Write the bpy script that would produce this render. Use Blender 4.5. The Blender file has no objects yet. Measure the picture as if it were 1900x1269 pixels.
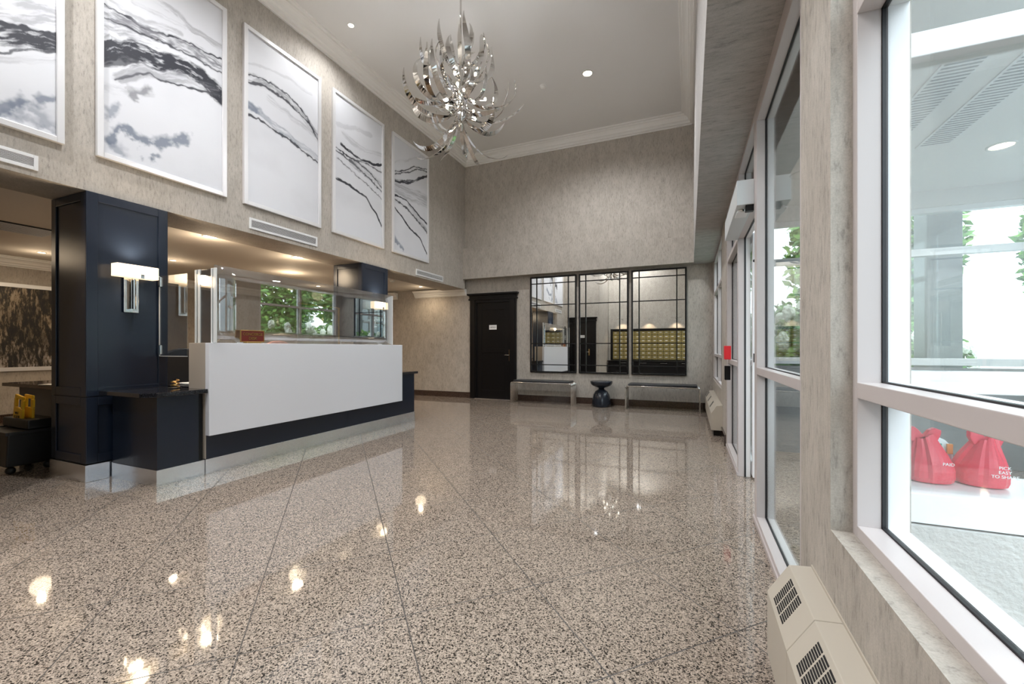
import bpy, bmesh, math, random
import numpy as np
from mathutils import Vector, Matrix
random.seed(7); RNG = np.random.RandomState(11)
PI = math.pi
sc = bpy.context.scene
COL = sc.collection

# ---------------------------------------------------------------- camera
cam_d = bpy.data.cameras.new('camera'); cam = bpy.data.objects.new('camera', cam_d); COL.objects.link(cam)
cam.location = (0, 0, 1.12); cam.rotation_euler = (PI/2, 0, math.atan2(329, 785))
cam_d.sensor_width = 36; cam_d.lens = 36*785/1900; cam_d.shift_y = 11.5/1900; cam_d.clip_start = .03; cam_d.clip_end = 300
sc.camera = cam
# ---------------------------------------------------------------- world, daylight
SKY = 3.9
w = bpy.data.worlds.new('overcast_sky'); sc.world = w; w.use_nodes = True
wn = w.node_tree.nodes; wl = w.node_tree.links
bg = wn['Background']; bg.inputs[1].default_value = SKY
tc = wn.new('ShaderNodeTexCoord'); sp = wn.new('ShaderNodeSeparateXYZ'); cr = wn.new('ShaderNodeValToRGB')
cr.color_ramp.elements[0].position = .46; cr.color_ramp.elements[0].color = (.30, .32, .28, 1)
cr.color_ramp.elements[1].position = .56; cr.color_ramp.elements[1].color = (.80, .91, 1.0, 1)
mr = wn.new('ShaderNodeMapRange'); mr.inputs[1].default_value = -1; mr.inputs[2].default_value = 1
wl.new(tc.outputs['Generated'], sp.inputs[0]); wl.new(sp.outputs[2], mr.inputs[0]); wl.new(mr.outputs[0], cr.inputs[0]); wl.new(cr.outputs[0], bg.inputs[0])
# light falling in at the glazed openings (sampling portals of the sky)
def portal(x, y, z, sx, sy, rot):
    l = bpy.data.lights.new('sky_portal', 'AREA'); l.shape = 'RECTANGLE'; l.size = sx; l.size_y = sy; l.cycles.is_portal = True
    o = bpy.data.objects.new('sky_portal', l); o.location = (x, y, z); o.rotation_euler = rot; COL.objects.link(o)
sc.view_settings.view_transform = 'Standard'; sc.view_settings.look = 'None'
sc.view_settings.exposure = 0.72; sc.view_settings.gamma = 1; sc.view_settings.use_curve_mapping = False
cy = sc.cycles
cy.max_bounces = 9; cy.diffuse_bounces = 4; cy.glossy_bounces = 5; cy.transmission_bounces = 6; cy.transparent_max_bounces = 32
cy.sample_clamp_indirect = 6; cy.caustics_reflective = False; cy.caustics_refractive = False; cy.blur_glossy = .6
cy.use_denoising = True; cy.use_light_tree = True
try: cy.denoiser = 'OPENIMAGEDENOISE'; cy.denoising_input_passes = 'RGB_ALBEDO_NORMAL'; cy.denoising_prefilter = 'ACCURATE'
except Exception: pass

WARM = (1.0, .78, .54); NEUT = (.97, .98, 1.0)
def spot(parent, x, y, z, watts, col, ang=150, blend=.8, rad=.05, rot=(0, 0, 0)):
    l = bpy.data.lights.new('lamp_light', 'SPOT'); l.energy = watts; l.color = col; l.spot_size = math.radians(ang); l.spot_blend = blend; l.shadow_soft_size = rad
    o = bpy.data.objects.new('lamp_light', l); o.location = Vector((x, y, z)) - org(parent); o.rotation_euler = rot; o.parent = parent; COL.objects.link(o)
def point(parent, x, y, z, watts, col, rad=.03):
    l = bpy.data.lights.new('bulb_or_fill_light', 'POINT'); l.energy = watts; l.color = col; l.shadow_soft_size = rad
    o = bpy.data.objects.new('bulb_or_fill_light', l); o.location = Vector((x, y, z)) - org(parent); o.parent = parent; COL.objects.link(o)

# ---------------------------------------------------------------- helpers
ORG = {}
def org(o): return ORG.get(o.name, Vector((0, 0, 0))) if o else Vector((0, 0, 0))
def tag(o, label=None, cat=None, group=None, kind=None):
    if label: o['label'] = label
    if cat: o['category'] = cat
    if group: o['group'] = group
    if kind: o['kind'] = kind
    return o
def thing(name, label, cat, loc=(0, 0, 0), group=None, kind=None):
    o = bpy.data.objects.new(name, None); COL.objects.link(o); o.location = loc; o.empty_display_size = .1
    ORG[o.name] = Vector(loc)
    return tag(o, label, cat, group, kind)
class MB:
    def __init__(s): s.bm = bmesh.new()
    def box(s, x0, x1, y0, y1, z0, z1, m=None):
        v = [s.bm.verts.new(p) for p in ((x0,y0,z0),(x1,y0,z0),(x1,y1,z0),(x0,y1,z0),(x0,y0,z1),(x1,y0,z1),(x1,y1,z1),(x0,y1,z1))]
        if m: 
            for q in v: q.co = m @ q.co
        for f in ((0,3,2,1),(4,5,6,7),(0,1,5,4),(1,2,6,5),(2,3,7,6),(3,0,4,7)): s.bm.faces.new([v[i] for i in f])
        return s
    def prism(s, pts, a0, a1, axis='y'):
        # pts: closed outline in the plane across the axis, given as (p, q): y -> (x, z), x -> (y, z), z -> (x, y)
        def P(p, q, a): return {'y': (p, a, q), 'x': (a, p, q), 'z': (p, q, a)}[axis]
        A = [s.bm.verts.new(P(p, q, a0)) for p, q in pts]; B = [s.bm.verts.new(P(p, q, a1)) for p, q in pts]
        n = len(pts); s.bm.faces.new(A); s.bm.faces.new(B[::-1])
        for i in range(n): s.bm.faces.new((A[i], B[i], B[(i+1) % n], A[(i+1) % n]))
        return s
    def lathe(s, prof, cx, cy, z0=0, n=32, caps=True):
        rings = []
        for r, z in prof:
            rings.append([s.bm.verts.new((cx+r*math.cos(2*PI*i/n), cy+r*math.sin(2*PI*i/n), z0+z)) for i in range(n)])
        for a, b in zip(rings, rings[1:]):
            for i in range(n): s.bm.faces.new((a[i], a[(i+1) % n], b[(i+1) % n], b[i]))
        if caps: s.bm.faces.new(rings[0][::-1]); s.bm.faces.new(rings[-1])
        return s
    def tube(s, pts, r, n=10, closed=False):
        pts = [Vector(p) for p in pts]; rings = []; N = len(pts)
        for i, p in enumerate(pts):
            a = pts[(i-1) % N] if (closed or i > 0) else p; b = pts[(i+1) % N] if (closed or i < N-1) else p
            t = (b-a).normalized(); u = t.orthogonal().normalized() if i == 0 else (u - t*u.dot(t)).normalized()
            v = t.cross(u); rr = r[i] if isinstance(r, (list, tuple)) else r
            rings.append([s.bm.verts.new(p + (u*math.cos(2*PI*k/n)+v*math.sin(2*PI*k/n))*rr) for k in range(n)])
        M = N if closed else N-1
        for i in range(M):
            a, b = rings[i], rings[(i+1) % N]
            for k in range(n): s.bm.faces.new((a[k], a[(k+1) % n], b[(k+1) % n], b[k]))
        if not closed: s.bm.faces.new(rings[0][::-1]); s.bm.faces.new(rings[-1])
        return s
    def ball(s, c, r, sc_=(1, 1, 1), sub=2, jit=0, rnd=None):
        g = bmesh.ops.create_icosphere(s.bm, subdivisions=sub, radius=r)
        for v in g['verts']:
            k = 1 + (rnd.uniform(-jit, jit) if rnd else 0)
            v.co = Vector((v.co.x*sc_[0]*k+c[0], v.co.y*sc_[1]*k+c[1], v.co.z*sc_[2]*k+c[2]))
        return s
    def build(s, name, mat, parent=None, bevel=0, smooth=False, label=None, local=False):
        bmesh.ops.recalc_face_normals(s.bm, faces=s.bm.faces)
        o_ = org(parent)
        if not local:
            for v in s.bm.verts: v.co -= o_
        me = bpy.data.meshes.new(name); s.bm.to_mesh(me); s.bm.free()
        me.materials.append(mat)
        if smooth: me.polygons.foreach_set('use_smooth', [True]*len(me.polygons))
        o = bpy.data.objects.new(name, me); COL.objects.link(o)
        if parent: o.parent = parent
        ORG[o.name] = o_
        if bevel:
            b = o.modifiers.new('bevel', 'BEVEL'); b.width = bevel; b.segments = 2; b.limit_method = 'ANGLE'; b.angle_limit = math.radians(50)
        if label: o['label'] = label
        return o
def B(*a): return MB().box(*a)
def text(body, size, mat, parent, loc, face, name='lettering', align='CENTER', ext=.0008, sx=1):
    cu = bpy.data.curves.new(name, 'FONT'); cu.body = body; cu.size = size; cu.align_x = align; cu.align_y = 'CENTER'; cu.extrude = ext
    cu.materials.append(mat)
    tmp = bpy.data.objects.new(name, cu); COL.objects.link(tmp); bpy.context.view_layer.update()
    me = bpy.data.meshes.new_from_object(tmp.evaluated_get(bpy.context.evaluated_depsgraph_get())); bpy.data.objects.remove(tmp)
    o = bpy.data.objects.new(name, me); COL.objects.link(o); o.parent = parent
    R = {'+x': ((0,0,1),(1,0,0),(0,1,0)), '-y': ((1,0,0),(0,0,-1),(0,1,0)), '-x': ((0,0,-1),(-1,0,0),(0,1,0)), '+y': ((-1,0,0),(0,0,1),(0,1,0))}[face]
    o.matrix_local = Matrix.Translation(Vector(loc)-org(parent)) @ Matrix(R).to_4x4() @ Matrix.Diagonal((sx, 1, 1, 1))
    return o

# ---------------------------------------------------------------- materials
MATS = {}
def mat(name, col, rough=.5, metal=0, spec=.5, coat=0, emit=None, es=0, ior=1.5):
    m = bpy.data.materials.new(name); m.use_nodes = True; b = m.node_tree.nodes['Principled BSDF']
    b.inputs['Base Color'].default_value = (*col, 1); b.inputs['Roughness'].default_value = rough; b.inputs['Metallic'].default_value = metal
    b.inputs['Specular IOR Level'].default_value = spec; b.inputs['Coat Weight'].default_value = coat; b.inputs['IOR'].default_value = ior
    if emit: b.inputs['Emission Color'].default_value = (*emit, 1); b.inputs['Emission Strength'].default_value = es
    MATS[name] = m; return m
def N(m, t, **kw):
    n = m.node_tree.nodes.new(t)
    for k, v in kw.items():
        if k in n.inputs.keys(): n.inputs[k].default_value = v
        else: setattr(n, k, v)
    return n
def L(m, a, b): m.node_tree.links.new(a, b)
def bsdf(m): return m.node_tree.nodes['Principled BSDF']
def ramp(m, stops, fac, interp='LINEAR'):
    r = N(m, 'ShaderNodeValToRGB'); e = r.color_ramp.elements; r.color_ramp.interpolation = interp
    e[0].position = stops[0][0]; e[0].color = (*stops[0][1], 1); e[1].position = stops[-1][0]; e[1].color = (*stops[-1][1], 1)
    for p, c in stops[1:-1]: x = e.new(p); x.color = (*c, 1)
    L(m, fac, r.inputs[0]); return r
def mapped(m, scale, rot=(0, 0, 0)):
    g = N(m, 'ShaderNodeNewGeometry'); mp = N(m, 'ShaderNodeMapping'); mp.inputs['Scale'].default_value = scale; mp.inputs['Rotation'].default_value = rot
    L(m, g.outputs['Position'], mp.inputs[0]); return mp.outputs[0]
def mix(m, a, b, fac, mode='MIX'):
    x = N(m, 'ShaderNodeMix', data_type='RGBA', blend_type=mode)
    for s, v in ((x.inputs[6], a), (x.inputs[7], b), (x.inputs[0], fac)):
        if isinstance(v, (int, float)): s.default_value = v
        elif isinstance(v, tuple): s.default_value = (*v, 1)
        else: L(m, v, s)
    return x.outputs[2]

# woven, distressed wallcovering (streak direction by surface)
def wallpaper(name, base, s_fine, s_big, dark=.72):
    m = mat(name, base, .75, spec=.25)
    n1 = N(m, 'ShaderNodeTexNoise', Scale=1.0, Detail=5.0, Roughness=.7); L(m, mapped(m, s_fine), n1.inputs['Vector'])
    n2 = N(m, 'ShaderNodeTexNoise', Scale=1.0, Detail=3.0, Roughness=.6); L(m, mapped(m, s_big), n2.inputs['Vector'])
    n3 = N(m, 'ShaderNodeTexNoise', Scale=1.0, Detail=2.0); L(m, mapped(m, (260, 260, 260)), n3.inputs['Vector'])
    d = tuple(c*dark for c in base); l = tuple(min(1, c*1.13) for c in base)
    r1 = ramp(m, [(.33, d), (.44, base), (.62, l)], n1.outputs[0])
    r2 = ramp(m, [(.34, (.90, .895, .885)), (.62, (1.03, 1.03, 1.03))], n2.outputs[0])
    r3 = ramp(m, [(.3, (.9, .9, .9)), (.7, (1.06, 1.06, 1.06))], n3.outputs[0])
    c = mix(m, r1.outputs[0], r2.outputs[0], 1.0, 'MULTIPLY'); c = mix(m, c, r3.outputs[0], 1.0, 'MULTIPLY')
    L(m, c, bsdf(m).inputs['Base Color'])
    bp = N(m, 'ShaderNodeBump', Strength=.25, Distance=.002); L(m, n1.outputs[0], bp.inputs['Height']); L(m, bp.outputs[0], bsdf(m).inputs['Normal'])
    return m
WPC = (.43, .395, .35)
wp_v = wallpaper('wallcovering_vertical', WPC, (60, 60, 16), (9, 9, 4))
wp_h = wallpaper('wallcovering_soffit', (.44, .425, .41), (12, 55, 55), (3, 9, 9))

def granite(name, base, joints=True):
    m = mat(name, base, .05, spec=.5, ior=1.62)
    v1 = N(m, 'ShaderNodeTexVoronoi', Scale=190.0, feature='F1'); v2 = N(m, 'ShaderNodeTexVoronoi', Scale=330.0, feature='F1')
    ns = N(m, 'ShaderNodeTexNoise', Scale=110.0, Detail=4.0, Roughness=.65); nb = N(m, 'ShaderNodeTexNoise', Scale=1.3, Detail=2.0)
    p = mapped(m, (1, 1, 1))
    for n in (v1, v2, ns, nb): L(m, p, n.inputs['Vector'])
    s1 = N(m, 'ShaderNodeSeparateColor'); L(m, v1.outputs['Color'], s1.inputs[0])
    s2 = N(m, 'ShaderNodeSeparateColor'); L(m, v2.outputs['Color'], s2.inputs[0])
    b = base
    c1 = ramp(m, [(0, tuple(x*.10 for x in b)), (.15, tuple(x*.14 for x in b)), (.16, tuple(x*.62 for x in b)), (.34, tuple(x*.75 for x in b)), (.36, b), (.7, tuple(min(1, x*1.12) for x in b)), (.72, tuple(min(1, x*1.3) for x in b)), (1, tuple(min(1, x*1.4) for x in b))], s1.outputs[0], 'CONSTANT')
    c2 = ramp(m, [(0, (.12, .12, .13)), (.12, (.2, .19, .19)), (.13, (1, 1, 1)), (1, (1, 1, 1))], s2.outputs[1], 'CONSTANT')
    c3 = ramp(m, [(.3, (.62, .58, .55)), (.5, (1, 1, 1)), (.7, (1.1, 1.08, 1.05))], ns.outputs[0])
    c = mix(m, c1.outputs[0], c2.outputs[0], .85, 'MULTIPLY'); c = mix(m, c, c3.outputs[0], 1.0, 'MULTIPLY')
    if joints:
        g = N(m, 'ShaderNodeNewGeometry'); sp = N(m, 'ShaderNodeSeparateXYZ'); L(m, g.outputs['Position'], sp.inputs[0])
        masks = []
        for op, off in (('ADD', -2.1728), ('SUBTRACT', -1.7136)):
            a = N(m, 'ShaderNodeMath', operation=op); L(m, sp.outputs[0], a.inputs[0]); L(m, sp.outputs[1], a.inputs[1])
            o = N(m, 'ShaderNodeMath', operation='SUBTRACT'); L(m, a.outputs[0], o.inputs[0]); o.inputs[1].default_value = off
            dv = N(m, 'ShaderNodeMath', operation='DIVIDE'); L(m, o.outputs[0], dv.inputs[0]); dv.inputs[1].default_value = .8456
            pp = N(m, 'ShaderNodeMath', operation='PINGPONG'); L(m, dv.outputs[0], pp.inputs[0]); pp.inputs[1].default_value = .5
            lt = N(m, 'ShaderNodeMath', operation='LESS_THAN'); L(m, pp.outputs[0], lt.inputs[0]); lt.inputs[1].default_value = .0042
            masks.append(lt.outputs[0])
        mx = N(m, 'ShaderNodeMath', operation='MAXIMUM'); L(m, masks[0], mx.inputs[0]); L(m, masks[1], mx.inputs[1])
        c = mix(m, c, (.05, .042, .036), mx.outputs[0])
        rr = N(m, 'ShaderNodeMapRange'); rr.inputs[3].default_value = .045; rr.inputs[4].default_value = .5; L(m, mx.outputs[0], rr.inputs[0]); L(m, rr.outputs[0], bsdf(m).inputs['Roughness'])
    L(m, c, bsdf(m).inputs['Base Color']); return m
floor_m = granite('polished_granite_floor', (.37, .305, .25))
base_m = granite('dark_granite_base', (.07, .045, .035), False)
black_granite = granite('black_granite_top', (.02, .021, .026), False)

def glass(name, ior=1.45, tint=(1, 1, 1), add=0.0):
    m = bpy.data.materials.new(name); m.use_nodes = True; nt = m.node_tree; nt.nodes.clear()
    out = nt.nodes.new('ShaderNodeOutputMaterial'); mx = nt.nodes.new('ShaderNodeMixShader'); t = nt.nodes.new('ShaderNodeBsdfTransparent'); g = nt.nodes.new('ShaderNodeBsdfGlossy')
    fr = nt.nodes.new('ShaderNodeFresnel'); fr.inputs[0].default_value = ior
    ad = nt.nodes.new('ShaderNodeMath'); ad.operation = 'ADD'; ad.inputs[1].default_value = add; ad.use_clamp = True
    ge = nt.nodes.new('ShaderNodeNewGeometry'); ir = nt.nodes.new('ShaderNodeMapRange'); ir.inputs[3].default_value = ior; ir.inputs[4].default_value = 1/ior   # thin sheet: same reflection from both faces
    nt.links.new(ge.outputs['Backfacing'], ir.inputs[0]); nt.links.new(ir.outputs[0], fr.inputs[0])
    g.inputs['Roughness'].default_value = 0; t.inputs[0].default_value = (*tint, 1)
    nt.links.new(fr.outputs[0], ad.inputs[0]); nt.links.new(ad.outputs[0], mx.inputs[0]); nt.links.new(t.outputs[0], mx.inputs[1]); nt.links.new(g.outputs[0], mx.inputs[2]); nt.links.new(mx.outputs[0], out.inputs[0])
    return m
glass_m = glass('window_glass', 1.45, (.97, .99, .985))
shield_m = glass('acrylic_shield', 1.5, (.95, .955, .95), .28)
edge_m = mat('acrylic_edge', (.75, .78, .78), .15, spec=.8)
mirror_m = mat('mirror', (.86, .88, .87), .0, 1)
ceil_m = mat('ceiling_paint', (.76, .755, .74), .8, spec=.2)
lowceil_m = mat('low_ceiling_paint', (.74, .70, .64), .7, spec=.2)
trim_m = mat('white_trim', (.80, .79, .76), .45)
frame_m = mat('painted_aluminium', (.56, .51, .50), .35)
whitef_m = mat('white_frame', (.84, .85, .86), .35)
gasket_m = mat('black_gasket', (.01, .01, .012), .5)
navy_m = mat('navy_lacquer', (.010, .016, .030), .24, spec=.5)
dwood_m = mat('dark_wood', (.004, .0035, .004), .36, spec=.3)
quartz_m = mat('white_quartz', (.78, .80, .85), .25)
beige_m = mat('beige_laminate', (.42, .37, .31), .45)
steel_m = mat('brushed_steel', (.82, .85, .90), .22, 1)
chrome_m = mat('chrome', (.70, .69, .67), .06, 1)
silver_m = mat('silver_frame', (.74, .74, .75), .35, .3)
black_m = mat('black_paint', (.003, .003, .0035), .4, spec=.3)
brass_m = mat('brass', (.55, .34, .12), .28, 1)
gold_m = mat('gold_mailbox', (.42, .34, .14), .35, .8)
vinyl_m = mat('black_vinyl', (.02, .021, .024), .35)
vent_m = mat('vent_white', (.72, .72, .72), .5)
dark_m = mat('dark_void', (.02, .02, .02), .9)
cream_m = mat('cream_enamel', (.52, .475, .40), .4)
paper_m = mat('paper', (.85, .84, .82), .8)
red_m = mat('red_enamel', (.75, .02, .03), .4)
yellow_m = mat('yellow_plastic', (.80, .50, .02), .4)
rubber_m = mat('black_plastic', (.012, .013, .014), .45)
bulb_m = mat('lit_bulb', (1, .9, .7), .3, emit=(1, .8, .55), es=16)
shade_m = mat('lit_shade', (.9, .8, .65), .6, emit=(1, .74, .46), es=1.0)
lens_m = mat('lit_lens', (1, 1, 1), .4, emit=(1, .84, .62), es=12)
concrete_m = mat('pale_concrete', (.34, .345, .35), .8)
stucco_m = mat('white_stucco', (.56, .55, .53), .9)
for mm, s_, st in ((stucco_m, 60, .6), (concrete_m, 20, .3)):
    nn = N(mm, 'ShaderNodeTexNoise', Scale=float(s_), Detail=4.0); L(mm, mapped(mm, (1, 1, 1)), nn.inputs['Vector'])
    bb = N(mm, 'ShaderNodeBump', Strength=st, Distance=.01); L(mm, nn.outputs[0], bb.inputs['Height']); L(mm, bb.outputs[0], bsdf(mm).inputs['Normal'])
leaf_m = mat('green_leaves', (.10, .24, .05), .55)
_n = N(leaf_m, 'ShaderNodeTexNoise', Scale=6.0, Detail=3.0); L(leaf_m, mapped(leaf_m, (1, 1, 1)), _n.inputs['Vector'])
_r = ramp(leaf_m, [(.35, (.035, .11, .02)), (.5, (.12, .28, .05)), (.68, (.32, .50, .12))], _n.outputs[0]); L(leaf_m, _r.outputs[0], bsdf(leaf_m).inputs['Base Color'])
bloom_m = mat('cream_blossom', (.80, .82, .70), .8)
bark_m = mat('bark', (.12, .09, .07), .9)
bagred_m = mat('red_plastic_bag', (.80, .05, .09), .35)
white_m = mat('white_print', (.9, .9, .9), .6)
tan_m = mat('salmon_vinyl', (.62, .20, .14), .5)
darkred_m = mat('dark_red_plaque', (.16, .02, .015), .35)
# brushed direction on steel: faint clouding
_n = N(steel_m, 'ShaderNodeTexNoise', Scale=3.0, Detail=3.0); L(steel_m, mapped(steel_m, (1, 1, .3)), _n.inputs['Vector'])
_q = N(steel_m, 'ShaderNodeMapRange'); _q.inputs[3].default_value = .12; _q.inputs[4].default_value = .34; L(steel_m, _n.outputs[0], _q.inputs[0]); L(steel_m, _q.outputs[0], bsdf(steel_m).inputs['Roughness'])

# ---------------------------------------------------------------- room shell
def struct(name, mb, m, bevel=0, parent=None, smooth=False):
    o = mb.build(name, m, parent, bevel, smooth)
    if not parent: o['kind'] = 'structure'
    return o
WL = -4.648      # upper lobby wall, and the front of the columns
YB = 8.456       # lower back wall
YR = -1.68       # wall behind the camera
WR = .378        # near right wall
struct('floor', B(-9.7, 3.4, YR-.2, 9.0, -.2, 0), floor_m)
struct('wall_left', B(-5.22, WL, .4, 8.36, 2.44, 5.5), wp_v)
struct('wall_left_lower', B(-5.22, WL, .2, 1.33, 0, 2.44), wp_v)
struct('wall_back', B(-9.7, .62, YB, YB+.25, 0, 3.4), wp_v)
struct('wall_back_upper', B(-5.22, .1, 8.36, 8.70, 2.66, 5.5), wp_v)
struct('trim_9', MB().prism([(WL, 2.652), (.073, 2.662), (.073, 3.12), (WL, 3.34)], 8.262, 8.36, 'y'), wp_v)
struct('wall_reception', B(-9.7, -9.486, .2, 8.7, 0, 2.6), wp_v)
struct('ceiling', B(-5.3, .3, YR-.2, 8.8, 5.365, 5.6), ceil_m)
struct('ceiling_low', B(-9.7, -5.2, .2, 8.6, 2.5, 2.75), lowceil_m)
struct('wall_right_upper', B(.073, .62, YR, 8.5, 2.66, 5.5), wp_h)
struct('wall_rear', B(-3.24, .62, YR-.2, YR, 0, 5.5), wp_v)
struct('wall_rear_left', B(-9.7, -3.25, YR-.2, .4, 0, 5.5), wp_v)
# right-hand wall: spandrel under the near window, pier, far pier, far wall around the far window
rw = MB()
rw.box(WR, .56, YR, 1.49, 0, .594); rw.box(WR, .56, YR, -1.2, .594, 2.66); rw.box(WR, .56, 1.49, 1.84, 0, 2.66)
struct('wall_right', rw, wp_v)
rw = MB(); rw.box(.388, .56, 5.41, 6.16, 0, 2.66); rw.box(.388, .56, 6.16, 8.30, 0, .58); rw.box(.388, .56, 8.30, YB, 0, 2.66)
struct('wall_right_far', rw, wp_v)
# crowns: stepped cornice profile
def crown_prof(d, h):
    P = [(0, 0), (.12, 0), (.14, .10), (.30, .13), (.34, .30), (.45, .36), (.52, .55), (.66, .68), (.80, .74), (.82, .86), (.97, .88), (1, 1), (0, 1)]
    return [(p*d, q*h) for p, q in P]
ztop = 5.365; CP = crown_prof(.20, .185)
struct('trim_1', MB().prism([(WL+p, ztop-.185+q) for p, q in CP], YR, 8.36, 'y'), trim_m)
struct('trim_2', MB().prism([(8.36-p, ztop-.185+q) for p, q in CP], WL, .073, 'x'), trim_m)
struct('trim_3', MB().prism([(.073-p, ztop-.185+q) for p, q in CP], YR, 8.36, 'y'), trim_m)
CP2 = crown_prof(.14, .15)
struct('trim_4', MB().prism([(-9.486+p, 2.355+q) for p, q in CP2], .4, YB, 'y'), trim_m)
struct('trim_5', MB().prism([(YB-p, 2.31+q) for p, q in CP2], -6.05, -4.66, 'x'), trim_m)
struct('trim_6', MB().prism([(YB-p, 2.31+q) for p, q in CP2], -9.4, -6.57, 'x'), trim_m)
# granite bases
struct('baseboard_back', MB().box(-9.45, -4.56, YB-.02, YB, 0, .125).box(-3.41, .388, YB-.02, YB, 0, .125), base_m)
struct('baseboard_right', B(.368, .388, 5.41, YB-.02, 0, .125), base_m)
struct('baseboard_reception', B(-9.486, -9.466, .4, YB-.02, 0, .125), base_m)
struct('trim_7', B(.358, .378, 1.72, 1.84, 0, .10), base_m)

# ---- window and storefront frames.  glass plane, inner half in painted aluminium, outer half white
def framed(name, xi, xg, xo, y0, y1, z0, z1, mulls, trans, mw=.05, sill=.035, reg=None):
    """ glazed wall in a plane of constant x; mulls: y positions, trans: z positions """
    root = tag(bpy.data.objects.new(name, None), kind='structure'); COL.objects.link(root); ORG[root.name] = Vector((0, 0, 0))
    f = MB(); f2 = MB(); gk = MB(); e = .0009
    def put(a0, a1, b0, b1):
        f.box(xi, xg, a0, a1, b0, b1); f2.box(xg+.012, xo, a0, a1, b0, b1)
        gk.box(xg, xg+.012, a0-.004, a1+.004, b0-.004, b1+.004)
    put(y0, y0+mw, z0, z1); put(y1-mw, y1, z0, z1)
    for y in mulls: put(y-mw/2, y+mw/2, z0, z1)
    ys = sorted([y0, y1]+list(mulls))
    for a, b in zip(ys, ys[1:]):
        a += mw if a == y0 else mw/2; b -= mw if b == y1 else mw/2
        put(a, b, z0, z0+sill); put(a, b, z1-mw, z1)
        for z in trans: put(a, b, z-.022, z+.022)
    f.build('inner_frame', frame_m, root, .002); f2.build('outer_frame', whitef_m, root, .002, label='white outer frame'); gk.build('gasket', gasket_m, root)
    gz = sorted([z0, z1]+list(trans))
    for a, b in zip(ys, ys[1:]):
        for c, d in zip(gz, gz[1:]):
            B(xg+.004, xg+.008, a+.02, b-.02, c+.02, d-.02).build('glass_pane', glass_m, root)
    return root
# near window
w1 = framed('window_1', .430, .485, .545, -1.2, 1.49, .594, 2.66, [-.35], [1.003, 2.07], mw=.034, sill=.033)
# storefront beside the pier (fixed light)
w2 = framed('window_2', .394, .442, .49, 1.84, 3.175, .0, 2.66, [], [.976], mw=.098, sill=.05)
# doorway head and the far sidelight
w3 = framed('window_3', .394, .442, .49, 4.185, 5.41, .0, 2.66, [], [.976, 2.10], mw=.07, sill=.05)
w4 = framed('window_4', .394, .442, .49, 3.175, 4.185, 2.08, 2.66, [], [], mw=.03, sill=.10)
w5 = framed('window_5', .405, .45, .51, 6.16, 8.30, .58, 2.66, [7.2], [1.003, 2.07], mw=.045, sill=.035)
struct('trim_8', MB().box(.384, .394, 1.84, 3.175, 0, .03).box(.384, .394, 4.185, 5.41, 0, .03), frame_m, .002)
# sliding door leaf, parked behind the far sidelight with its leading stile in the opening
d1 = tag(bpy.data.objects.new('door_1', None), kind='structure'); COL.objects.link(d1); ORG[d1.name] = Vector((0, 0, 0))
dl = MB(); X0, X1 = .497, .537
dl.box(X0, X1, 4.10, 4.165, .02, 2.1); dl.box(X0, X1, 5.2, 5.26, .02, 2.1); dl.box(X0, X1, 4.165, 5.2, .02, .14); dl.box(X0, X1, 4.165, 5.2, 2.03, 2.1); dl.box(X0, X1, 4.165, 5.2, .97, 1.02)
dl.build('door_leaf', whitef_m, d1, .003)
B(X0+.015, X0+.021, 4.16, 5.21, .13, 2.04).build('glass_pane', glass_m, d1)
lk = MB(); lk.box(X0+.004, X0+.020, 4.092, 4.10, 1.0, 1.075); lk.box(X0+.026, X0+.036, 4.088, 4.10, .985, 1.09); lk.build('door_lock', black_m, d1, .002, label='black door lock')
MB().lathe([(.012, 0), (.012, .008)], 0, 0, n=20).build('door_bolt', black_m, d1).matrix_local = Matrix.Translation((X0+.012, 4.10, 1.86)) @ Matrix.Rotation(PI/2, 4, 'X')

# ---------------------------------------------------------------- vestibule outside the storefront
struct('ceiling_vestibule', B(.49, 3.1, 1.72, 5.5, 2.66, 2.9), ceil_m)
YV = 1.66
def cross(name, y, x0, x1, z0, z1, mulls, trans, fm, t=.05, lowband=None):
    root = tag(bpy.data.objects.new(name, None), kind='structure'); COL.objects.link(root); ORG[root.name] = Vector((0, 0, 0))
    f = MB()
    for x in [x0+t/2]+mulls+[x1-t/2]: f.box(x-t/2, x+t/2, y, y+.08, z0, z1)
    xs = [x0+t]+[q for x in mulls for q in (x-t/2, x+t/2)]+[x1-t]
    for a, b in zip(xs[::2], xs[1::2]):
        f.box(a, b, y, y+.08, z0, z0+.09); f.box(a, b, y, y+.08, z1-.05, z1)
        for (za, zb) in trans: f.box(a, b, y, y+.08, za, zb)
    f.build('frame', fm, root, .003)
    B(x0+.02, x1-.02, y+.038, y+.042, z0+.05, z1-.02).build('glass_pane', glass_m, root)
    return root
wv = cross('window_6', YV, .56, 3.0, .59, 2.66, [1.75], [(.985, 1.05), (2.005, 2.08)], whitef_m, t=.045)
for z in (.78, .95, 1.3, 1.72, 2.2): MB().lathe([(.005, 0), (.005, .003)], 0, 0, n=12).build('screw', steel_m, wv).matrix_local = Matrix.Translation((.59, YV, z)) @ Matrix.Rotation(PI/2, 4, 'X')
struct('wall_vestibule', MB().box(.56, 3.0, YV-.01, YV+.10, -.1, .585), stucco_m)
cross('window_7', 5.42, .56, 3.0, .0, 2.50, [1.30, 1.95], [(.95, 1.02), (2.03, 2.10)], whitef_m)
struct('wall_vestibule_header', B(.49, 3.0, 5.40, 5.52, 2.50, 2.66), ceil_m)
framed('window_8', 2.9, 2.95, 3.0, 1.80, 5.38, .0, 2.66, [2.7, 3.6, 4.5], [.976, 2.07], mw=.06, sill=.08)
struct('wall_vestibule_knee', MB().box(.60, 2.9, 5.36, 5.41, 0, .93).box(2.84, 2.89, 1.80, 5.36, 0, .93), concrete_m)
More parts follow.
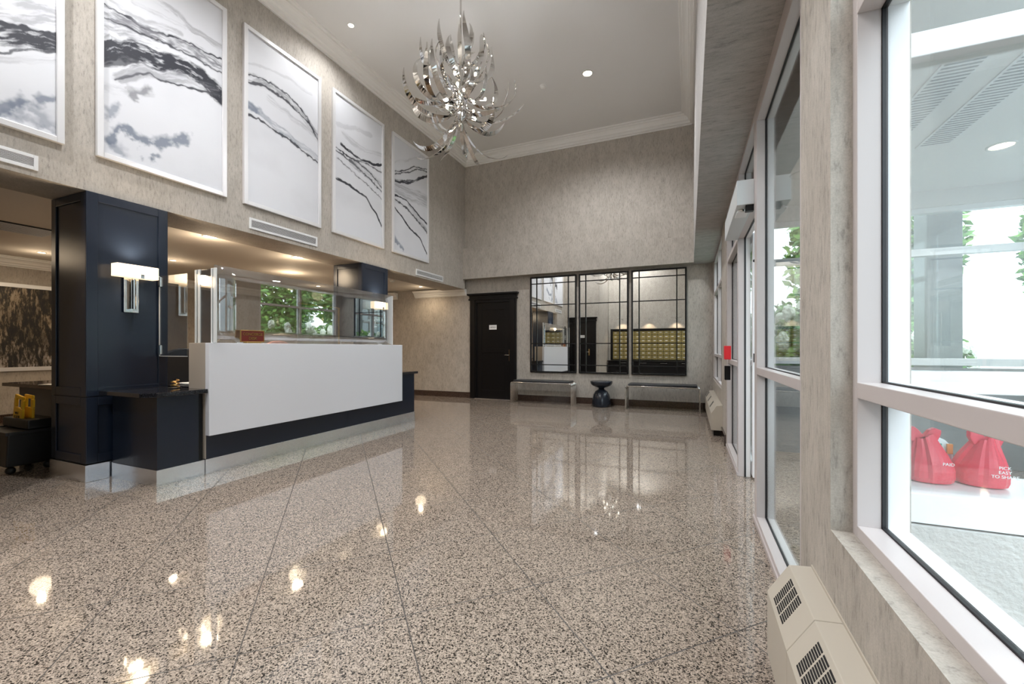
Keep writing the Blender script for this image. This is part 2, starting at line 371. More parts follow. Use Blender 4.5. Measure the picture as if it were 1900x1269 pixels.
# outside
struct('ground', B(-1, 40, -30, 45, -.35, -.205), concrete_m)
struct('terrace', B(.56, 12, -8, 9.0+6, -.2, -.02), concrete_m)
portal(.60, .15, 1.6, 2.0, 2.6, (0, PI/2, 0))
portal(.56, 7.2, 1.6, 2.0, 2.1, (0, PI/2, 0))
portal(3.05, 3.6, 1.3, 2.6, 3.6, (0, PI/2, 0))
portal(1.8, 5.6, 1.3, 2.4, 2.6, (PI/2, 0, 0))
portal(1.8, 1.6, 1.6, 2.4, 2.0, (-PI/2, 0, 0))

# ---------------------------------------------------------------- columns
def column(y0, label):
    y1 = y0+.575; x0, x1 = -5.218, WL-.002; c = thing('clad_column', label, 'column', ((x0+x1)/2, (y0+y1)/2, 0), 'dark panelled columns')
    B(x0, x1, y0, y1, .145, 2.44).build('shaft', navy_m, c, .002)
    s = MB(); p = .012; rw_ = .075
    for (z0, z1) in ((.15, .705), (.715, 2.435)):
        # near face (constant y) and far face
        for (ya, yb) in ((y0-p, y0), (y1, y1+p)):
            s.box(x0, x0+rw_, ya, yb, z0, z1); s.box(x1-rw_, x1, ya, yb, z0, z1); s.box(x0+rw_, x1-rw_, ya, yb, z0, z0+.07); s.box(x0+rw_, x1-rw_, ya, yb, z1-.07, z1)
        s.box(x1, x1+p, y0-p, y0+.065, z0, z1); s.box(x1, x1+p, y1-.065, y1+p, z0, z1); s.box(x1, x1+p, y0+.065, y1-.065, z0, z0+.07); s.box(x1, x1+p, y0+.065, y1-.065, z1-.07, z1)
    s.build('panel_frame', navy_m, c, .0025)
    g = MB(); q = .022
    g.box(x0-.005, x1+q, y0-q, y0, 0, .142); g.box(x1, x1+q, y0, y1+q, 0, .142); g.box(x0-.005, x1, y1, y1+q, 0, .142); g.build('plinth', steel_m, c, .002, label='brushed steel plinth')
    return c
c1 = column(1.893, 'dark navy panelled column at the left, with the lit sconce nearest the camera')
c2 = column(5.12, 'dark panelled column behind the far end of the reception desk')

def sconce(y, label):
    zs = 1.80; x = WL+.012
    t = thing('wall_sconce', label, 'wall lamp', (x, y, zs), 'box sconces on the columns')
    sh = MB(); sh.box(x+.03, x+.125, y-.155, y+.155, zs-.055, zs+.055); sh.build('lamp_shade', shade_m, t, .004, label='glowing white rectangular lamp shade')
    b = MB(); b.box(x, x+.012, y-.055, y+.055, zs-.36, zs-.03); b.build('back_plate', chrome_m, t, .002, label='chrome back plate')
    g = MB(); g.tube([(x+.05, y, zs-.33), (x+.05, y, zs-.058)], .016, 14); g.box(x+.008, x+.062, y-.02, y+.02, zs-.345, zs-.33); g.box(x+.008, x+.03, y-.018, y+.018, zs-.02, zs+.02)
    g.box(x+.126, x+.132, y+.012, y+.04, zs-.058, zs-.02); g.build('arm', chrome_m, t, .001)
    spot(t, x+.08, y, zs+.075, 14, WARM, 150, .9, .05, (PI, 0, 0)); spot(t, x+.08, y, zs-.075, 7, WARM, 150, .9, .05)
    point(t, x+.16, y, zs, 2.2, WARM, .05)
sconce(2.185, 'lit box wall sconce on the near navy column')
sconce(5.41, 'lit box wall sconce on the far column, seen behind the clear shield')

# ---------------------------------------------------------------- reception desk
rd = thing('reception_desk', 'long reception desk with white front slab, navy base, black granite tops and steel kick plate', 'reception desk', (-4.2, 3.8, 0))
XF = -3.966
B(XF+.002, XF+.061, 2.411, 5.133, .345, 1.168).build('front_slab', quartz_m, rd, .003, label='white front slab')
B(-4.197, XF, 2.411, 5.133, .135, 1.168).build('upstand', beige_m, rd, .002, label='beige upstand behind the white slab')
m_ = MB(); m_.box(-4.61, XF, 2.044, 2.36, .131, .722); m_.build('near_cabinet', navy_m, rd, .002)
B(-4.61, XF-.02, 2.36, 2.40, .131, .722).build('reveal', black_m, rd)
m_ = MB(); m_.box(-4.60, -4.198, 2.50, 5.09, .131, .722); m_.box(-4.61, XF, 5.134, 5.51, .131, .722); m_.build('far_cabinet', navy_m, rd, .002)
B(XF, XF+.004, 2.42, 5.134, .131, .343).build('lower_panel', navy_m, rd)
m_ = MB(); m_.box(-4.61, XF+.006, 2.038, 2.405, 0, .131); m_.box(-4.61, XF+.006, 2.411, 5.515, 0, .131); m_.build('kick_plate', steel_m, rd, .001, label='brushed steel kick plate')
m_ = MB(); m_.prism([(-4.61, 1.95), (-4.02, 1.95), (-3.92, 2.02), (-3.92, 2.409), (-4.61, 2.409)], .724, .76, 'z'); m_.build('near_granite_top', black_granite, rd, .004)
m_ = MB(); m_.box(-4.61, -3.93, 5.135, 5.56, .724, .76); m_.build('far_granite_top', black_granite, rd, .004)
m_ = MB(); m_.box(-4.85, -4.20, 2.50, 5.09, .724, .76); m_.build('worktop', black_granite, rd, .003)
# clear acrylic shields
def shield(name, label, boxes, edges, clips=None, tilt=None):
    t = thing(name, label, 'acrylic shield', boxes[0][0::2][:2]+(1.168,), None)
    for e in edges: B(*e).build('edge', edge_m, t, .001)
    for c in (clips or []): B(*c).build('clip', chrome_m, t, .001, label='clear and silver clip')
    return t
def shield_panel(root, p, q, z0, z1, tilt, th=.006):
    # vertical sheet from p to q (x,y), optionally leaning: top shifted by tilt along +x
    bm = MB(); n = 12; d = Vector((q[0]-p[0], q[1]-p[1], 0)); nn = Vector((d.y, -d.x, 0)).normalized()*th
    bow = tilt
    grid = []
    for side in (0, 1):
        rows = []
        for i in range(n+1):
            u = i/n; r_ = []
            for j in range(7):
                v = j/6; off = bow*(v-.5)*1.0 + bow*.35*math.sin(PI*u*1.2)*math.sin(PI*v)
                x = p[0]+d.x*u; y = p[1]+d.y*u
                w_ = nn.normalized()*off + nn*side
                r_.append(bm.bm.verts.new((x+w_.x, y+w_.y, z0+(z1-z0)*v)))
            rows.append(r_)
        grid.append(rows)
    for k, rows in enumerate(grid):
        for i in range(n):
            for j in range(6):
                f = (rows[i][j], rows[i+1][j], rows[i+1][j+1], rows[i][j+1]); bm.bm.faces.new(f if k == 0 else f[::-1])
    a, b = grid
    for i in range(n):
        for j in (0, 6): bm.bm.faces.new((a[i][j], a[i+1][j], b[i+1][j], b[i][j]))
    for j in range(6):
        for i in (0, n): bm.bm.faces.new((a[i][j], a[i][j+1], b[i][j+1], b[i][j]))
    return bm.build('panel', shield_m, root, smooth=True)
s1 = thing('acrylic_shield', 'large clear acrylic shield standing along the desk on the white upstand', 'acrylic shield', (-3.97, 3.7, 1.168))
shield_panel(s1, (-3.985, 2.50), (-3.985, 4.99), 1.170, 1.88, .0)
B(-3.992, -3.972, 4.985, 5.0, 1.170, 1.875).build('edge', edge_m, s1, .001)
for y in (2.73, 4.73): B(-3.995, -3.965, y-.03, y+.03, 1.168, 1.176).build('foot', edge_m, s1)
s2 = thing('acrylic_shield', 'narrow clear acrylic shield between two frosted edge posts at the near end of the desk', 'acrylic shield', (-4.02, 2.45, 1.168))
B(-4.16, -3.90, 2.448, 2.453, 1.170, 1.83).build('panel', shield_m, s2)
for xa, xb in ((-4.172, -4.145), (-4.128, -4.092), (-3.945, -3.925), (-3.912, -3.872)): B(xa, xb, 2.446, 2.456, 1.168, 1.835).build('edge', edge_m, s2, .002, label='bright polished edge')
s3 = thing('acrylic_shield', 'clear acrylic shield clipped to the near column above the low granite top', 'acrylic shield', (-4.4, 2.45, 1.05))
B(-4.625, -4.205, 2.402, 2.406, 1.045, 1.80).build('panel', shield_m, s3)
m_ = MB(); m_.box(-4.627, -4.205, 2.400, 2.408, 1.043, 1.048); m_.box(-4.627, -4.622, 2.400, 2.408, 1.045, 1.80); m_.build('edge', edge_m, s3)
for z in (1.06, 1.70): B(-4.634, -4.60, 2.394, 2.412, z, z+.09).build('clip', chrome_m, s3, .002, label='silver clip')
s4 = thing('acrylic_shield', 'small clear counter screen with a round speaking port behind the large shield', 'acrylic shield', (-4.1, 3.9, 1.168))
B(-4.12, -4.115, 3.50, 4.12, 1.17, 1.63).build('panel', shield_m, s4)
m_ = MB(); m_.box(-4.125, -4.11, 4.11, 4.125, 1.17, 1.635); m_.box(-4.125, -4.11, 3.5, 4.11, 1.627, 1.635); m_.build('edge', brass_m, s4, label='bronze edge strip')
ring = MB(); ring.tube([(-4.10, 3.57+.035*math.cos(a), 1.385+.035*math.sin(a)) for a in [2*PI*k/24 for k in range(24)]], .008, 8, True); ring.build('port_ring', black_m, s4, smooth=True, label='black ring of the speaking port')
MB().lathe([(.026, 0), (.028, .006)], 0, 0, n=24).build('port_grille', steel_m, s4, local=True).matrix_local = Matrix.Translation(Vector((-4.108, 3.57, 1.385))-org(s4)) @ Matrix.Rotation(PI/2, 4, 'Y')
# desk plaque
pl = thing('desk_plaque', 'dark red and gold plaque reading concierge desk in front of the clear shield', 'sign', (-3.94, 2.83, 1.168))
B(-3.943, -3.936, 2.72, 2.95, 1.185, 1.29).build('plate', darkred_m, pl, .001)
m_ = MB(); m_.box(-3.946, -3.934, 2.715, 2.955, 1.180, 1.187); m_.box(-3.946, -3.934, 2.715, 2.955, 1.288, 1.295); m_.box(-3.946, -3.934, 2.713, 2.72, 1.18, 1.295); m_.box(-3.946, -3.934, 2.95, 2.957, 1.18, 1.295); m_.box(-3.965, -3.915, 2.76, 2.91, 1.168, 1.181); m_.build('border', brass_m, pl, .001, label='gold border')
text('CONCIERGE', .036, brass_m, pl, (-3.9335, 2.835, 1.255), '+x'); text('DESK', .036, brass_m, pl, (-3.9335, 2.835, 1.215), '+x')
# small things on the desk
def papers(n, name, label, x, y, z, sx, sy, rot=0):
    t = MB()
    for k in range(n):
        a = rot+random.uniform(-.12, .12); M = Matrix.Translation((x+random.uniform(-.01, .01), y+random.uniform(-.01, .01), z+.0015*k)) @ Matrix.Rotation(a, 4, 'Z')
        t.box(-sx/2, sx/2, -sy/2, sy/2, 0, .0013, M)
    o = t.build(name, paper_m); tag(o, label, 'papers'); return o
papers(9, 'paper_stack', 'stack of white papers on the worktop beside the near column', -4.60, 2.75, .762, .21, .3)
papers(5, 'paper_stack', 'white papers lying on the side counter left of the near column', -5.75, 2.2, .752, .5, .2, .1)
cup = thing('card_holder', 'small clear tray holding pale cards on the counter edge near the far column', 'card holder', (-4.10, 4.22, 1.168))
m_ = MB(); m_.box(-4.14, -4.06, 4.16, 4.34, 1.168, 1.174); m_.box(-4.14, -4.135, 4.16, 4.34, 1.174, 1.21); m_.build('tray', edge_m, cup, .001); B(-4.13, -4.075, 4.17, 4.33, 1.175, 1.205).build('cards', beige_m, cup, .001)
orn = thing('ornament', 'small coiled gold ornament on the near granite top against the upstand', 'ornament', (-4.28, 2.34, .7605))
pts = [(-4.28+.035*math.cos(a)*(1-.02*a), 2.345+.03*math.sin(a), .768+.0045*a) for a in [k*.35 for k in range(44)]]
MB().tube(pts, .0055, 6).build('coil', brass_m, orn, smooth=True); MB().lathe([(.05, 0), (.05, .005), (.02, .008)], -4.28, 2.345, .7605).build('base', black_m, orn)
# chairs behind the desk
def office_chair(x, y, rz, label, m, zt=1.15):
    t = thing('office_chair', label, 'chair', (x, y, 0))
    s = MB(); s.box(x-.24, x+.24, y-.24, y+.24, .44, .52); s.build('seat', m, t, .03)
    b = MB(); n = 12; W_ = .46
    prof = [(y-W_/2+W_*k/n, zt-.10*(abs(2*k/n-1))**2.4) for k in range(n+1)]
    b.prism([(y-W_/2, .60)]+prof+[(y+W_/2, .60)], x-.28, x-.21, 'x'); b.build('backrest', m, t, .012, smooth=False)
    p = MB(); p.lathe([(.03, .09), (.03, .45)], x, y, 0, 14); p.box(x-.26, x-.20, y-.03, y+.03, .46, .7); p.build('post', black_m, t)
    for k in range(5):
        a = 2*PI*k/5; lg = MB(); lg.tube([(x, y, .10), (x+.28*math.cos(a), y+.28*math.sin(a), .07)], [.028, .018], 8); lg.ball((x+.28*math.cos(a), y+.28*math.sin(a), .03), .03, sub=2); lg.build('leg', black_m, t, smooth=True)
office_chair(-5.35, 3.15, 0, 'black office chair behind the near end of the desk', vinyl_m, 1.12)
office_chair(-4.95, 4.1, 0, 'reddish office chair with a rounded back rising just above the counter', tan_m, 1.22)

# side counter to the left, mop bin and folded floor sign
sd = thing('side_counter', 'grey side counter with dark granite top left of the near column', 'counter', (-5.9, 2.4, 0))
B(-6.59, -5.24, 2.13, 2.75, .0, .715).build('body', mat('grey_panel', (.09, .09, .095), .5), sd, .002)
B(-6.80, -5.24, 2.07, 2.80, .716, .75).build('top', base_m, sd, .003)
bn = thing('mop_cart', 'black plastic bin cart with a lidded rim in front of the side counter', 'cart', (-5.74, 1.9, 0))
m_ = MB(); m_.prism([(-5.97, .07), (-5.51, .07), (-5.47, .375), (-6.0, .375)], 1.70, 2.02, 'y'); m_.build('body', rubber_m, bn, .012)
m_ = MB(); m_.box(-6.02, -5.45, 1.68, 1.70, .355, .385); m_.box(-6.02, -5.45, 2.02, 2.04, .355, .385); m_.box(-6.02, -6.0, 1.70, 2.02, .355, .385); m_.box(-5.47, -5.45, 1.70, 2.02, .355, .385); m_.build('rim', rubber_m, bn, .004)
m_ = MB(); m_.tube([(-5.93, 1.69, .36), (-5.90, 1.66, .33), (-5.60, 1.66, .33), (-5.57, 1.69, .36)], .008, 8); m_.build('handle', steel_m, bn, smooth=True, label='pale metal handle')
m_ = MB(); m_.box(-6.0, -5.50, 1.83, 2.03, .385, .47); m_.build('upper_tray', rubber_m, bn, .01)
for x in (-5.93, -5.55):
    for y in (1.74, 1.98): MB().ball((x, y, .035), .035, sub=2).build('wheel', rubber_m, bn, smooth=True)
ws = thing('floor_sign', 'yellow folded wet floor sign standing in the black cart', 'sign', (-5.72, 1.92, .47))
for k, dx in enumerate((-.05, .05)):
    M = Matrix.Translation((-5.75+dx*.6, 1.85+.05*k, .40)) @ Matrix.Rotation(.16-.10*k, 4, 'Y')
    p = MB(); p.box(-.085, .085, 0, .02, 0, .17, M); p.box(-.085, -.045, 0, .02, .17, .25, M); p.box(.045, .085, 0, .02, .17, .25, M); p.box(-.075, .075, 0, .02, .25, .285, M); p.build('sign_panel', yellow_m, ws, .006)
tx = text('WET\nFLOOR', .034, rubber_m, ws, (-5.765, 1.847, .50), '-y')

# wall vents on the upper left wall and ceiling grille
def wall_vent(y0, y1, z0, z1, label):
    x = WL; t = thing('air_vent', label, 'air vent', (x, (y0+y1)/2, (z0+z1)/2), 'white air vents on the left wall')
    f = MB(); b = .025; f.box(x, x+.012, y0, y0+b, z0, z1); f.box(x, x+.012, y1-b, y1, z0, z1); f.box(x, x+.012, y0+b, y1-b, z0, z0+b); f.box(x, x+.012, y0+b, y1-b, z1-b, z1); f.build('vent_frame', vent_m, t, .002)
    B(x, x+.002, y0+b, y1-b, z0+b, z1-b).build('backing', dark_m, t)
    s = MB(); n = 8
    for k in range(n):
        z = z0+b+(z1-z0-2*b)*(k+.5)/n; M = Matrix.Translation((x+.006, 0, z)) @ Matrix.Rotation(.6, 4, 'Y'); s.box(-.0045, .0045, y0+b, y1-b, -.0016, .0016, M)
    s.build('louvres', vent_m, t)
wall_vent(.75, 1.60, 2.487, 2.602, 'white air vent at the far left above the low opening'); wall_vent(3.30, 4.26, 2.49, 2.62, 'white air vent under the third painting from the left'); wall_vent(6.50, 7.43, 2.47, 2.585, 'white air vent under the last painting near the back corner')
cg = thing('ceiling_grille', 'dark slotted air grille in the low ceiling at the far left', 'air vent', (-7.1, 2.0, 2.5))
B(-7.35, -6.85, 1.0, 2.56, 2.488, 2.4995).build('vent_frame', dark_m, cg)
s = MB()
for k in range(9): s.box(-7.35+.055*k+.02, -7.35+.055*k+.034, 1.0, 2.56, 2.482, 2.488)
s.build('louvres', vent_m, cg)

# ---------------------------------------------------------------- paintings
def vnoise(x, y, seed):
    r = np.random.RandomState(seed); T = r.rand(64, 64)
    xi = np.floor(x).astype(int); yi = np.floor(y).astype(int); fx = x-xi; fy = y-yi; fx = fx*fx*(3-2*fx); fy = fy*fy*(3-2*fy)
    g = lambda a, b: T[a % 64, b % 64]
    return (g(xi, yi)*(1-fx)+g(xi+1, yi)*fx)*(1-fy)+(g(xi, yi+1)*(1-fx)+g(xi+1, yi+1)*fx)*fy
def fbm(x, y, seed, o=4):
    s = 0; a = .5
    for k in range(o): s = s+a*vnoise(x*2**k, y*2**k, seed+k); a *= .5
    return s/(1-.5**o)
STROKES = {
 1:[('band',[(1.4,3.58),(1.53,3.66),(1.7,3.76)],0.147,0.45,'g'),
('band',[(1.4,3.41),(1.53,3.47),(1.7,3.54)],0.122,0.85,'k'),
('l',[(1.4,3.49),(1.53,3.54),(1.7,3.61)],0.033,1,'k'),
('band',[(1.4,3.28),(1.5,3.36),(1.7,3.47)],0.02,0.7,'k'),
('band',[(1.4,3.23),(1.7,3.4)],0.043,0.25,'g'),
('c',[(1.4,2.83),(1.46,2.91),(1.56,2.97),(1.6,3.05),(1.7,3.13)],0.049,0.75,'b'),
('c',[(1.55,2.92),(1.63,2.89),(1.7,2.88)],0.092,0.5,'b'),
('c',[(1.45,2.83),(1.56,2.82),(1.7,2.81)],0.049,0.4,'b')],
 2:[('sq',[(1.99,4.07),(2.07,4.07),(2.17,4.08),(2.26,4.06),(2.37,4.09),(2.51,4.14),(2.65,4.18),(2.78,4.18),(2.99,4.23)],0.02,1,'k'),
('band',[(1.99,4.0),(2.11,4.03),(2.26,4.03),(2.42,4.08),(2.56,4.11),(2.7,4.14),(2.83,4.13),(2.99,4.14)],0.11,0.75,'g'),
('band',[(1.99,3.89),(2.11,3.93),(2.26,4.0)],0.161,0.55,'g'),
('sq',[(1.99,3.95),(2.11,3.98),(2.26,4.0),(2.42,4.04),(2.56,4.05),(2.7,4.07),(2.83,4.07),(2.99,4.07)],0.016,0.9,'k'),
('band',[(1.99,3.66),(2.07,3.74),(2.19,3.78),(2.33,3.84),(2.46,3.87),(2.65,3.93),(2.78,3.92),(2.89,3.87),(2.99,3.81)],0.161,0.95,'k'),
('band',[(1.99,3.58),(2.11,3.67),(2.21,3.74)],0.086,0.7,'k'),
('sq',[(2.07,3.47),(2.21,3.6),(2.33,3.68),(2.42,3.67),(2.56,3.71),(2.7,3.75),(2.83,3.79),(2.99,3.76)],0.021,0.95,'k'),
('band',[(2.11,3.52),(2.25,3.67),(2.42,3.72),(2.65,3.8),(2.91,3.86)],0.093,0.45,'g'),
('c',[(2.16,3.47),(2.26,3.5),(2.3,3.54)],0.059,0.75,'g'),
('band',[(1.99,3.36),(2.17,3.44),(2.33,3.5)],0.075,0.25,'g'),
('c',[(1.99,3.12),(2.07,3.2),(2.09,3.23)],0.056,0.6,'b'),
('c',[(1.99,2.89),(2.03,2.99),(2.11,3.07),(2.19,3.06),(2.26,2.99),(2.35,3.01),(2.46,3.1),(2.63,3.25)],0.069,0.8,'b'),
('c',[(2.0,2.86),(2.07,2.87)],0.104,0.55,'b'),
('band',[(2.05,4.15),(2.23,4.13),(2.46,4.19),(2.6,4.22)],0.047,0.35,'g'),
('band',[(2.37,4.39),(2.56,4.4),(2.7,4.34),(2.96,4.34)],0.064,0.4,'g'),
('band',[(2.21,4.26),(2.42,4.27),(2.63,4.32)],0.033,0.25,'g')],
 3:[('sq',[(3.29,4.24),(3.43,4.28),(3.61,4.3),(3.79,4.29),(3.95,4.24),(4.08,4.16),(4.16,4.04),(4.28,4.0)],0.021,1,'k'),
('band',[(3.29,4.19),(3.47,4.26),(3.64,4.26),(3.83,4.23),(3.99,4.17),(4.28,3.97)],0.088,0.6,'g'),
('sq',[(3.29,4.15),(3.47,4.22),(3.68,4.21),(3.91,4.16),(4.12,4.09),(4.28,3.92)],0.027,0.95,'k'),
('band',[(3.54,4.1),(3.83,4.04),(4.08,4.0),(4.28,3.92)],0.064,0.3,'g'),
('sq',[(3.29,3.78),(3.43,3.79),(3.61,3.76),(3.79,3.74),(3.99,3.69),(4.28,3.61)],0.027,0.95,'k'),
('band',[(3.29,3.89),(3.47,3.86),(3.64,3.81),(3.99,3.75),(4.28,3.67)],0.079,0.4,'b'),
('c',[(3.29,3.87),(3.39,3.9)],0.075,0.7,'b'),
('band',[(3.29,4.36),(3.54,4.45),(3.83,4.51),(4.16,4.49)],0.034,0.2,'g')],
 4:[('sq',[(4.58,3.98),(4.73,3.95),(5.01,3.94),(5.3,3.87),(5.59,3.71)],0.024,1,'k'),
('sq',[(4.58,3.94),(4.95,3.88),(5.3,3.76),(5.59,3.65)],0.026,0.9,'k'),
('band',[(4.68,4.06),(4.84,4.02),(5.09,3.99),(5.59,4.11)],0.033,1,'k'),
('sq',[(4.84,3.94),(5.24,3.99),(5.59,3.99)],0.017,0.8,'k'),
('band',[(4.89,3.9),(5.24,3.83),(5.59,3.78)],0.118,0.4,'g'),
('band',[(4.58,3.55),(4.84,3.54),(5.18,3.45),(5.43,3.25),(5.59,3.05)],0.033,0.95,'k'),
('sq',[(4.61,3.84),(4.95,3.74),(5.3,3.64),(5.59,3.54)],0.017,0.8,'k'),
('band',[(4.61,4.3),(4.95,4.42),(5.3,4.49)],0.065,0.2,'g'),
('band',[(4.73,4.22),(5.06,4.15),(5.59,4.27)],0.082,0.25,'g')],
 5:[('sq',[(5.87,4.13),(6.12,4.23),(6.44,4.44),(6.89,4.55)],0.02,0.95,'k'),
('sq',[(5.87,4.08),(6.28,4.27),(6.52,4.43),(6.89,4.5)],0.02,0.9,'k'),
('band',[(5.87,3.97),(6.2,4.06),(6.52,4.23),(6.89,4.44)],0.05,0.9,'k'),
('band',[(5.97,3.87),(6.44,3.91),(6.89,3.93)],0.216,0.4,'g'),
('band',[(5.87,3.74),(6.2,3.76),(6.52,3.61),(6.89,3.46)],0.03,1,'k'),
('sq',[(5.87,3.67),(6.2,3.61),(6.61,3.44),(6.89,3.31)],0.03,0.9,'k'),
('band',[(6.28,3.64),(6.89,3.36)],0.104,0.5,'g'),
('band',[(5.87,3.53),(6.28,3.28),(6.61,3.19),(6.89,2.88)],0.03,1,'k'),
('c',[(5.87,3.01),(6.12,2.82)],0.066,0.7,'b'),
('band',[(5.87,4.29),(6.28,4.5),(6.89,4.81)],0.039,0.2,'g')],
}
def paint_colors(Y, Z, strokes, seed):
    # Y, Z arrays in metres on the wall
    wy = (fbm(Y*5, Z*5, 40+seed)-.5)*.10; wz = (fbm(Y*5+9, Z*5+3, 70+seed)-.5)*.10
    f1 = fbm(Y*4+Z*2, Z*26-Y*6, 90+seed, 4); f2 = fbm(Y*14, Z*14, 120+seed, 4); f3 = fbm(Y*30, Z*30, 150+seed, 3)
    base = np.stack([.66+.0*Y, .67+.0*Y, .70+.0*Y], -1)
    cl = np.clip((fbm(Y*2, Z*3, 200+seed)-.5)*2, 0, 1)*.10; base = base*(1-cl[..., None])
    cols = {'k': np.array([.018, .02, .03]), 'g': np.array([.17, .17, .19]), 'b': np.array([.10, .13, .19])}
    out = base
    for si, (t, pts, w, dk, c) in enumerate(strokes):
        if t in ('sq', 'l'):
            sq = (vnoise(Y*32, Z*32, 300+si)-.5)*.024; py, pz = Y+wy*.25+sq*.6, Z+wz*.25+sq
        elif t == 'c': py, pz = Y+wy*2.2+(f2-.5)*.10, Z+wz*2.2+(f2-.5)*.16
        else: py, pz = Y+wy*.5, Z+wz*.6+(f2-.5)*.03
        d = np.full(Y.shape, 9.); tt = np.zeros(Y.shape); sd = np.zeros(Y.shape); n = len(pts)-1
        for i in range(n):
            a = np.array(pts[i]); b = np.array(pts[i+1]); ab = b-a; L2 = ab@ab+1e-9
            u = np.clip(((py-a[0])*ab[0]+(pz-a[1])*ab[1])/L2, 0, 1)
            dd = np.hypot(py-a[0]-u*ab[0], pz-a[1]-u*ab[1]); k = dd < d; d = np.where(k, dd, d); sd = np.where(k, ((py-a[0])*ab[1]-(pz-a[1])*ab[0])/math.sqrt(L2), sd); tt = np.where(k, (i+u)/n, tt)
        hw = w*.5
        if t in ('sq', 'l'):
            hw = hw*.72*(.7+1.1*vnoise(tt*14, tt*0+si, 33)); m = np.clip((hw-d)/(.007)+.5, 0, 1)*dk
            halo = np.clip(1-d/(w*1.6), 0, 1)*.25; m = np.maximum(m, halo*f1*1.4)
        elif t == 'c':
            m = np.clip(1.25-d/(hw*1.5)+(f2-.5)*2.2+(f3-.5)*.8, 0, 1)**1.3*dk
        else:
            st_ = fbm(tt*n*2.2+si, sd*75+si*3, 400+si, 3); st2 = fbm(tt*n*.8+si, sd*16, 430+si, 2)
            m = np.clip((1.25-d/hw+(st_-.5)*.9)*1.8, 0, 1)*dk*np.clip((1.25 if c == 'k' else .62)+2.6*(st_-.48)+1.3*(st2-.5), .0, 1.2)
        m = np.clip(m, 0, 1)[..., None]
        out = out*(1-m)+cols[c]*m
    return out
art_m = bpy.data.materials.new('painted_canvas'); art_m.use_nodes = True
_a = art_m.node_tree.nodes.new('ShaderNodeVertexColor'); _a.layer_name = 'Pigment'; L(art_m, _a.outputs[0], bsdf(art_m).inputs['Base Color']); bsdf(art_m).inputs['Roughness'].default_value = .55
def grid_canvas(name, parent, y0, y1, z0, z1, x, strokes, seed, res=.0065):
    ny = int((y1-y0)/res); nz = int((z1-z0)/res)
    ys = np.linspace(y0, y1, ny+1); zs = np.linspace(z0, z1, nz+1); Yg, Zg = np.meshgrid(ys, zs)
    o_ = org(parent); co = np.stack([np.full(Yg.shape, x-o_.x), Yg-o_.y, Zg-o_.z], -1).reshape(-1, 3)
    i = np.arange(ny*nz); r = i//ny; c = i % ny; a = r*(ny+1)+c; F = np.stack([a, a+1, a+ny+2, a+ny+1], -1)
    me = bpy.data.meshes.new(name); me.vertices.add(len(co)); me.vertices.foreach_set('co', co.ravel())
    me.loops.add(F.size); me.loops.foreach_set('vertex_index', F.ravel()); me.polygons.add(len(F)); me.polygons.foreach_set('loop_start', np.arange(len(F))*4); me.update(calc_edges=True)
    ca = me.color_attributes.new('Pigment', 'FLOAT_COLOR', 'POINT')
    C = np.clip(paint_colors(Yg, Zg, strokes, seed), 0, 1).reshape(-1, 3); C = np.concatenate([C, np.ones((len(C), 1))], 1).astype(np.float32)
    ca.data.foreach_set('color', C.ravel()); me.materials.append(art_m)
    ob = bpy.data.objects.new(name, me); COL.objects.link(ob); ob.parent = parent; return ob
ART = [(1, .66, 1.742, 'framed ink-wash abstract painting cut off at the left edge of the photo, heavy dark bands'),
       (2, 1.943, 3.032, 'framed ink-wash abstract painting with the broadest black wave, second from the left'),
       (3, 3.224, 4.305, 'framed abstract painting with a thin black line arching down, middle of the five'),
       (4, 4.512, 5.594, 'framed abstract painting with crossing black lines sweeping down to the right, fourth of five'),
       (5, 5.813, 6.888, 'framed abstract painting with fine wavy lines, the last one before the back corner')]
for k, y0, y1, lab in ART:
    z0, z1 = 2.752, 4.79; b = .045; xb = WL; xf = WL+.035
    t = thing('framed_painting', lab, 'painting', (xb, (y0+y1)/2, z0), 'five silver-framed abstract paintings on the upper left wall')
    f = MB(); f.box(xb, xf, y0, y0+b, z0, z1); f.box(xb, xf, y1-b, y1, z0, z1); f.box(xb, xf, y0+b, y1-b, z0, z0+b); f.box(xb, xf, y0+b, y1-b, z1-b, z1); f.build('picture_frame', silver_m, t, .003)
    B(xb, xb+.012, y0+b, y1-b, z0+b, z1-b).build('backing', paper_m, t)
    grid_canvas('canvas', t, y0+b, y1-b, z0+b, z1-b, xb+.016, STROKES[k], k)
# dark dripping abstract in the reception
dp = thing('framed_painting', 'large dark abstract painting with dripping gold and black streaks on the reception wall', 'painting', (-9.486, 2.6, .78))
f = MB(); f.box(-9.486, -9.45, .9, 4.2, .77, .83); f.box(-9.486, -9.45, .9, 4.2, 2.045, 2.105); f.box(-9.486, -9.45, 4.14, 4.2, .83, 2.045); f.box(-9.486, -9.45, .9, .96, .83, 2.045); f.build('picture_frame', silver_m, dp, .003)
drip = mat('dripping_paint', (.2, .18, .15), .5)
_n1 = N(drip, 'ShaderNodeTexNoise', Scale=1.0, Detail=6.0, Roughness=.75); L(drip, mapped(drip, (1, 17, 4.5)), _n1.inputs['Vector'])
_n2 = N(drip, 'ShaderNodeTexNoise', Scale=1.0, Detail=3.0, Roughness=.6); L(drip, mapped(drip, (1, 2.3, 2.0)), _n2.inputs['Vector'])
_g = N(drip, 'ShaderNodeNewGeometry'); _s = N(drip, 'ShaderNodeSeparateXYZ'); L(drip, _g.outputs['Position'], _s.inputs[0])
_zz = N(drip, 'ShaderNodeMapRange'); _zz.inputs[1].default_value = .85; _zz.inputs[2].default_value = 1.35; L(drip, _s.outputs[2], _zz.inputs[0])
_gold = mix(drip, (.50, .50, .56), (.30, .22, .11), _zz.outputs[0])
_pal = mix(drip, _gold, (.42, .38, .32), _n2.outputs[0])
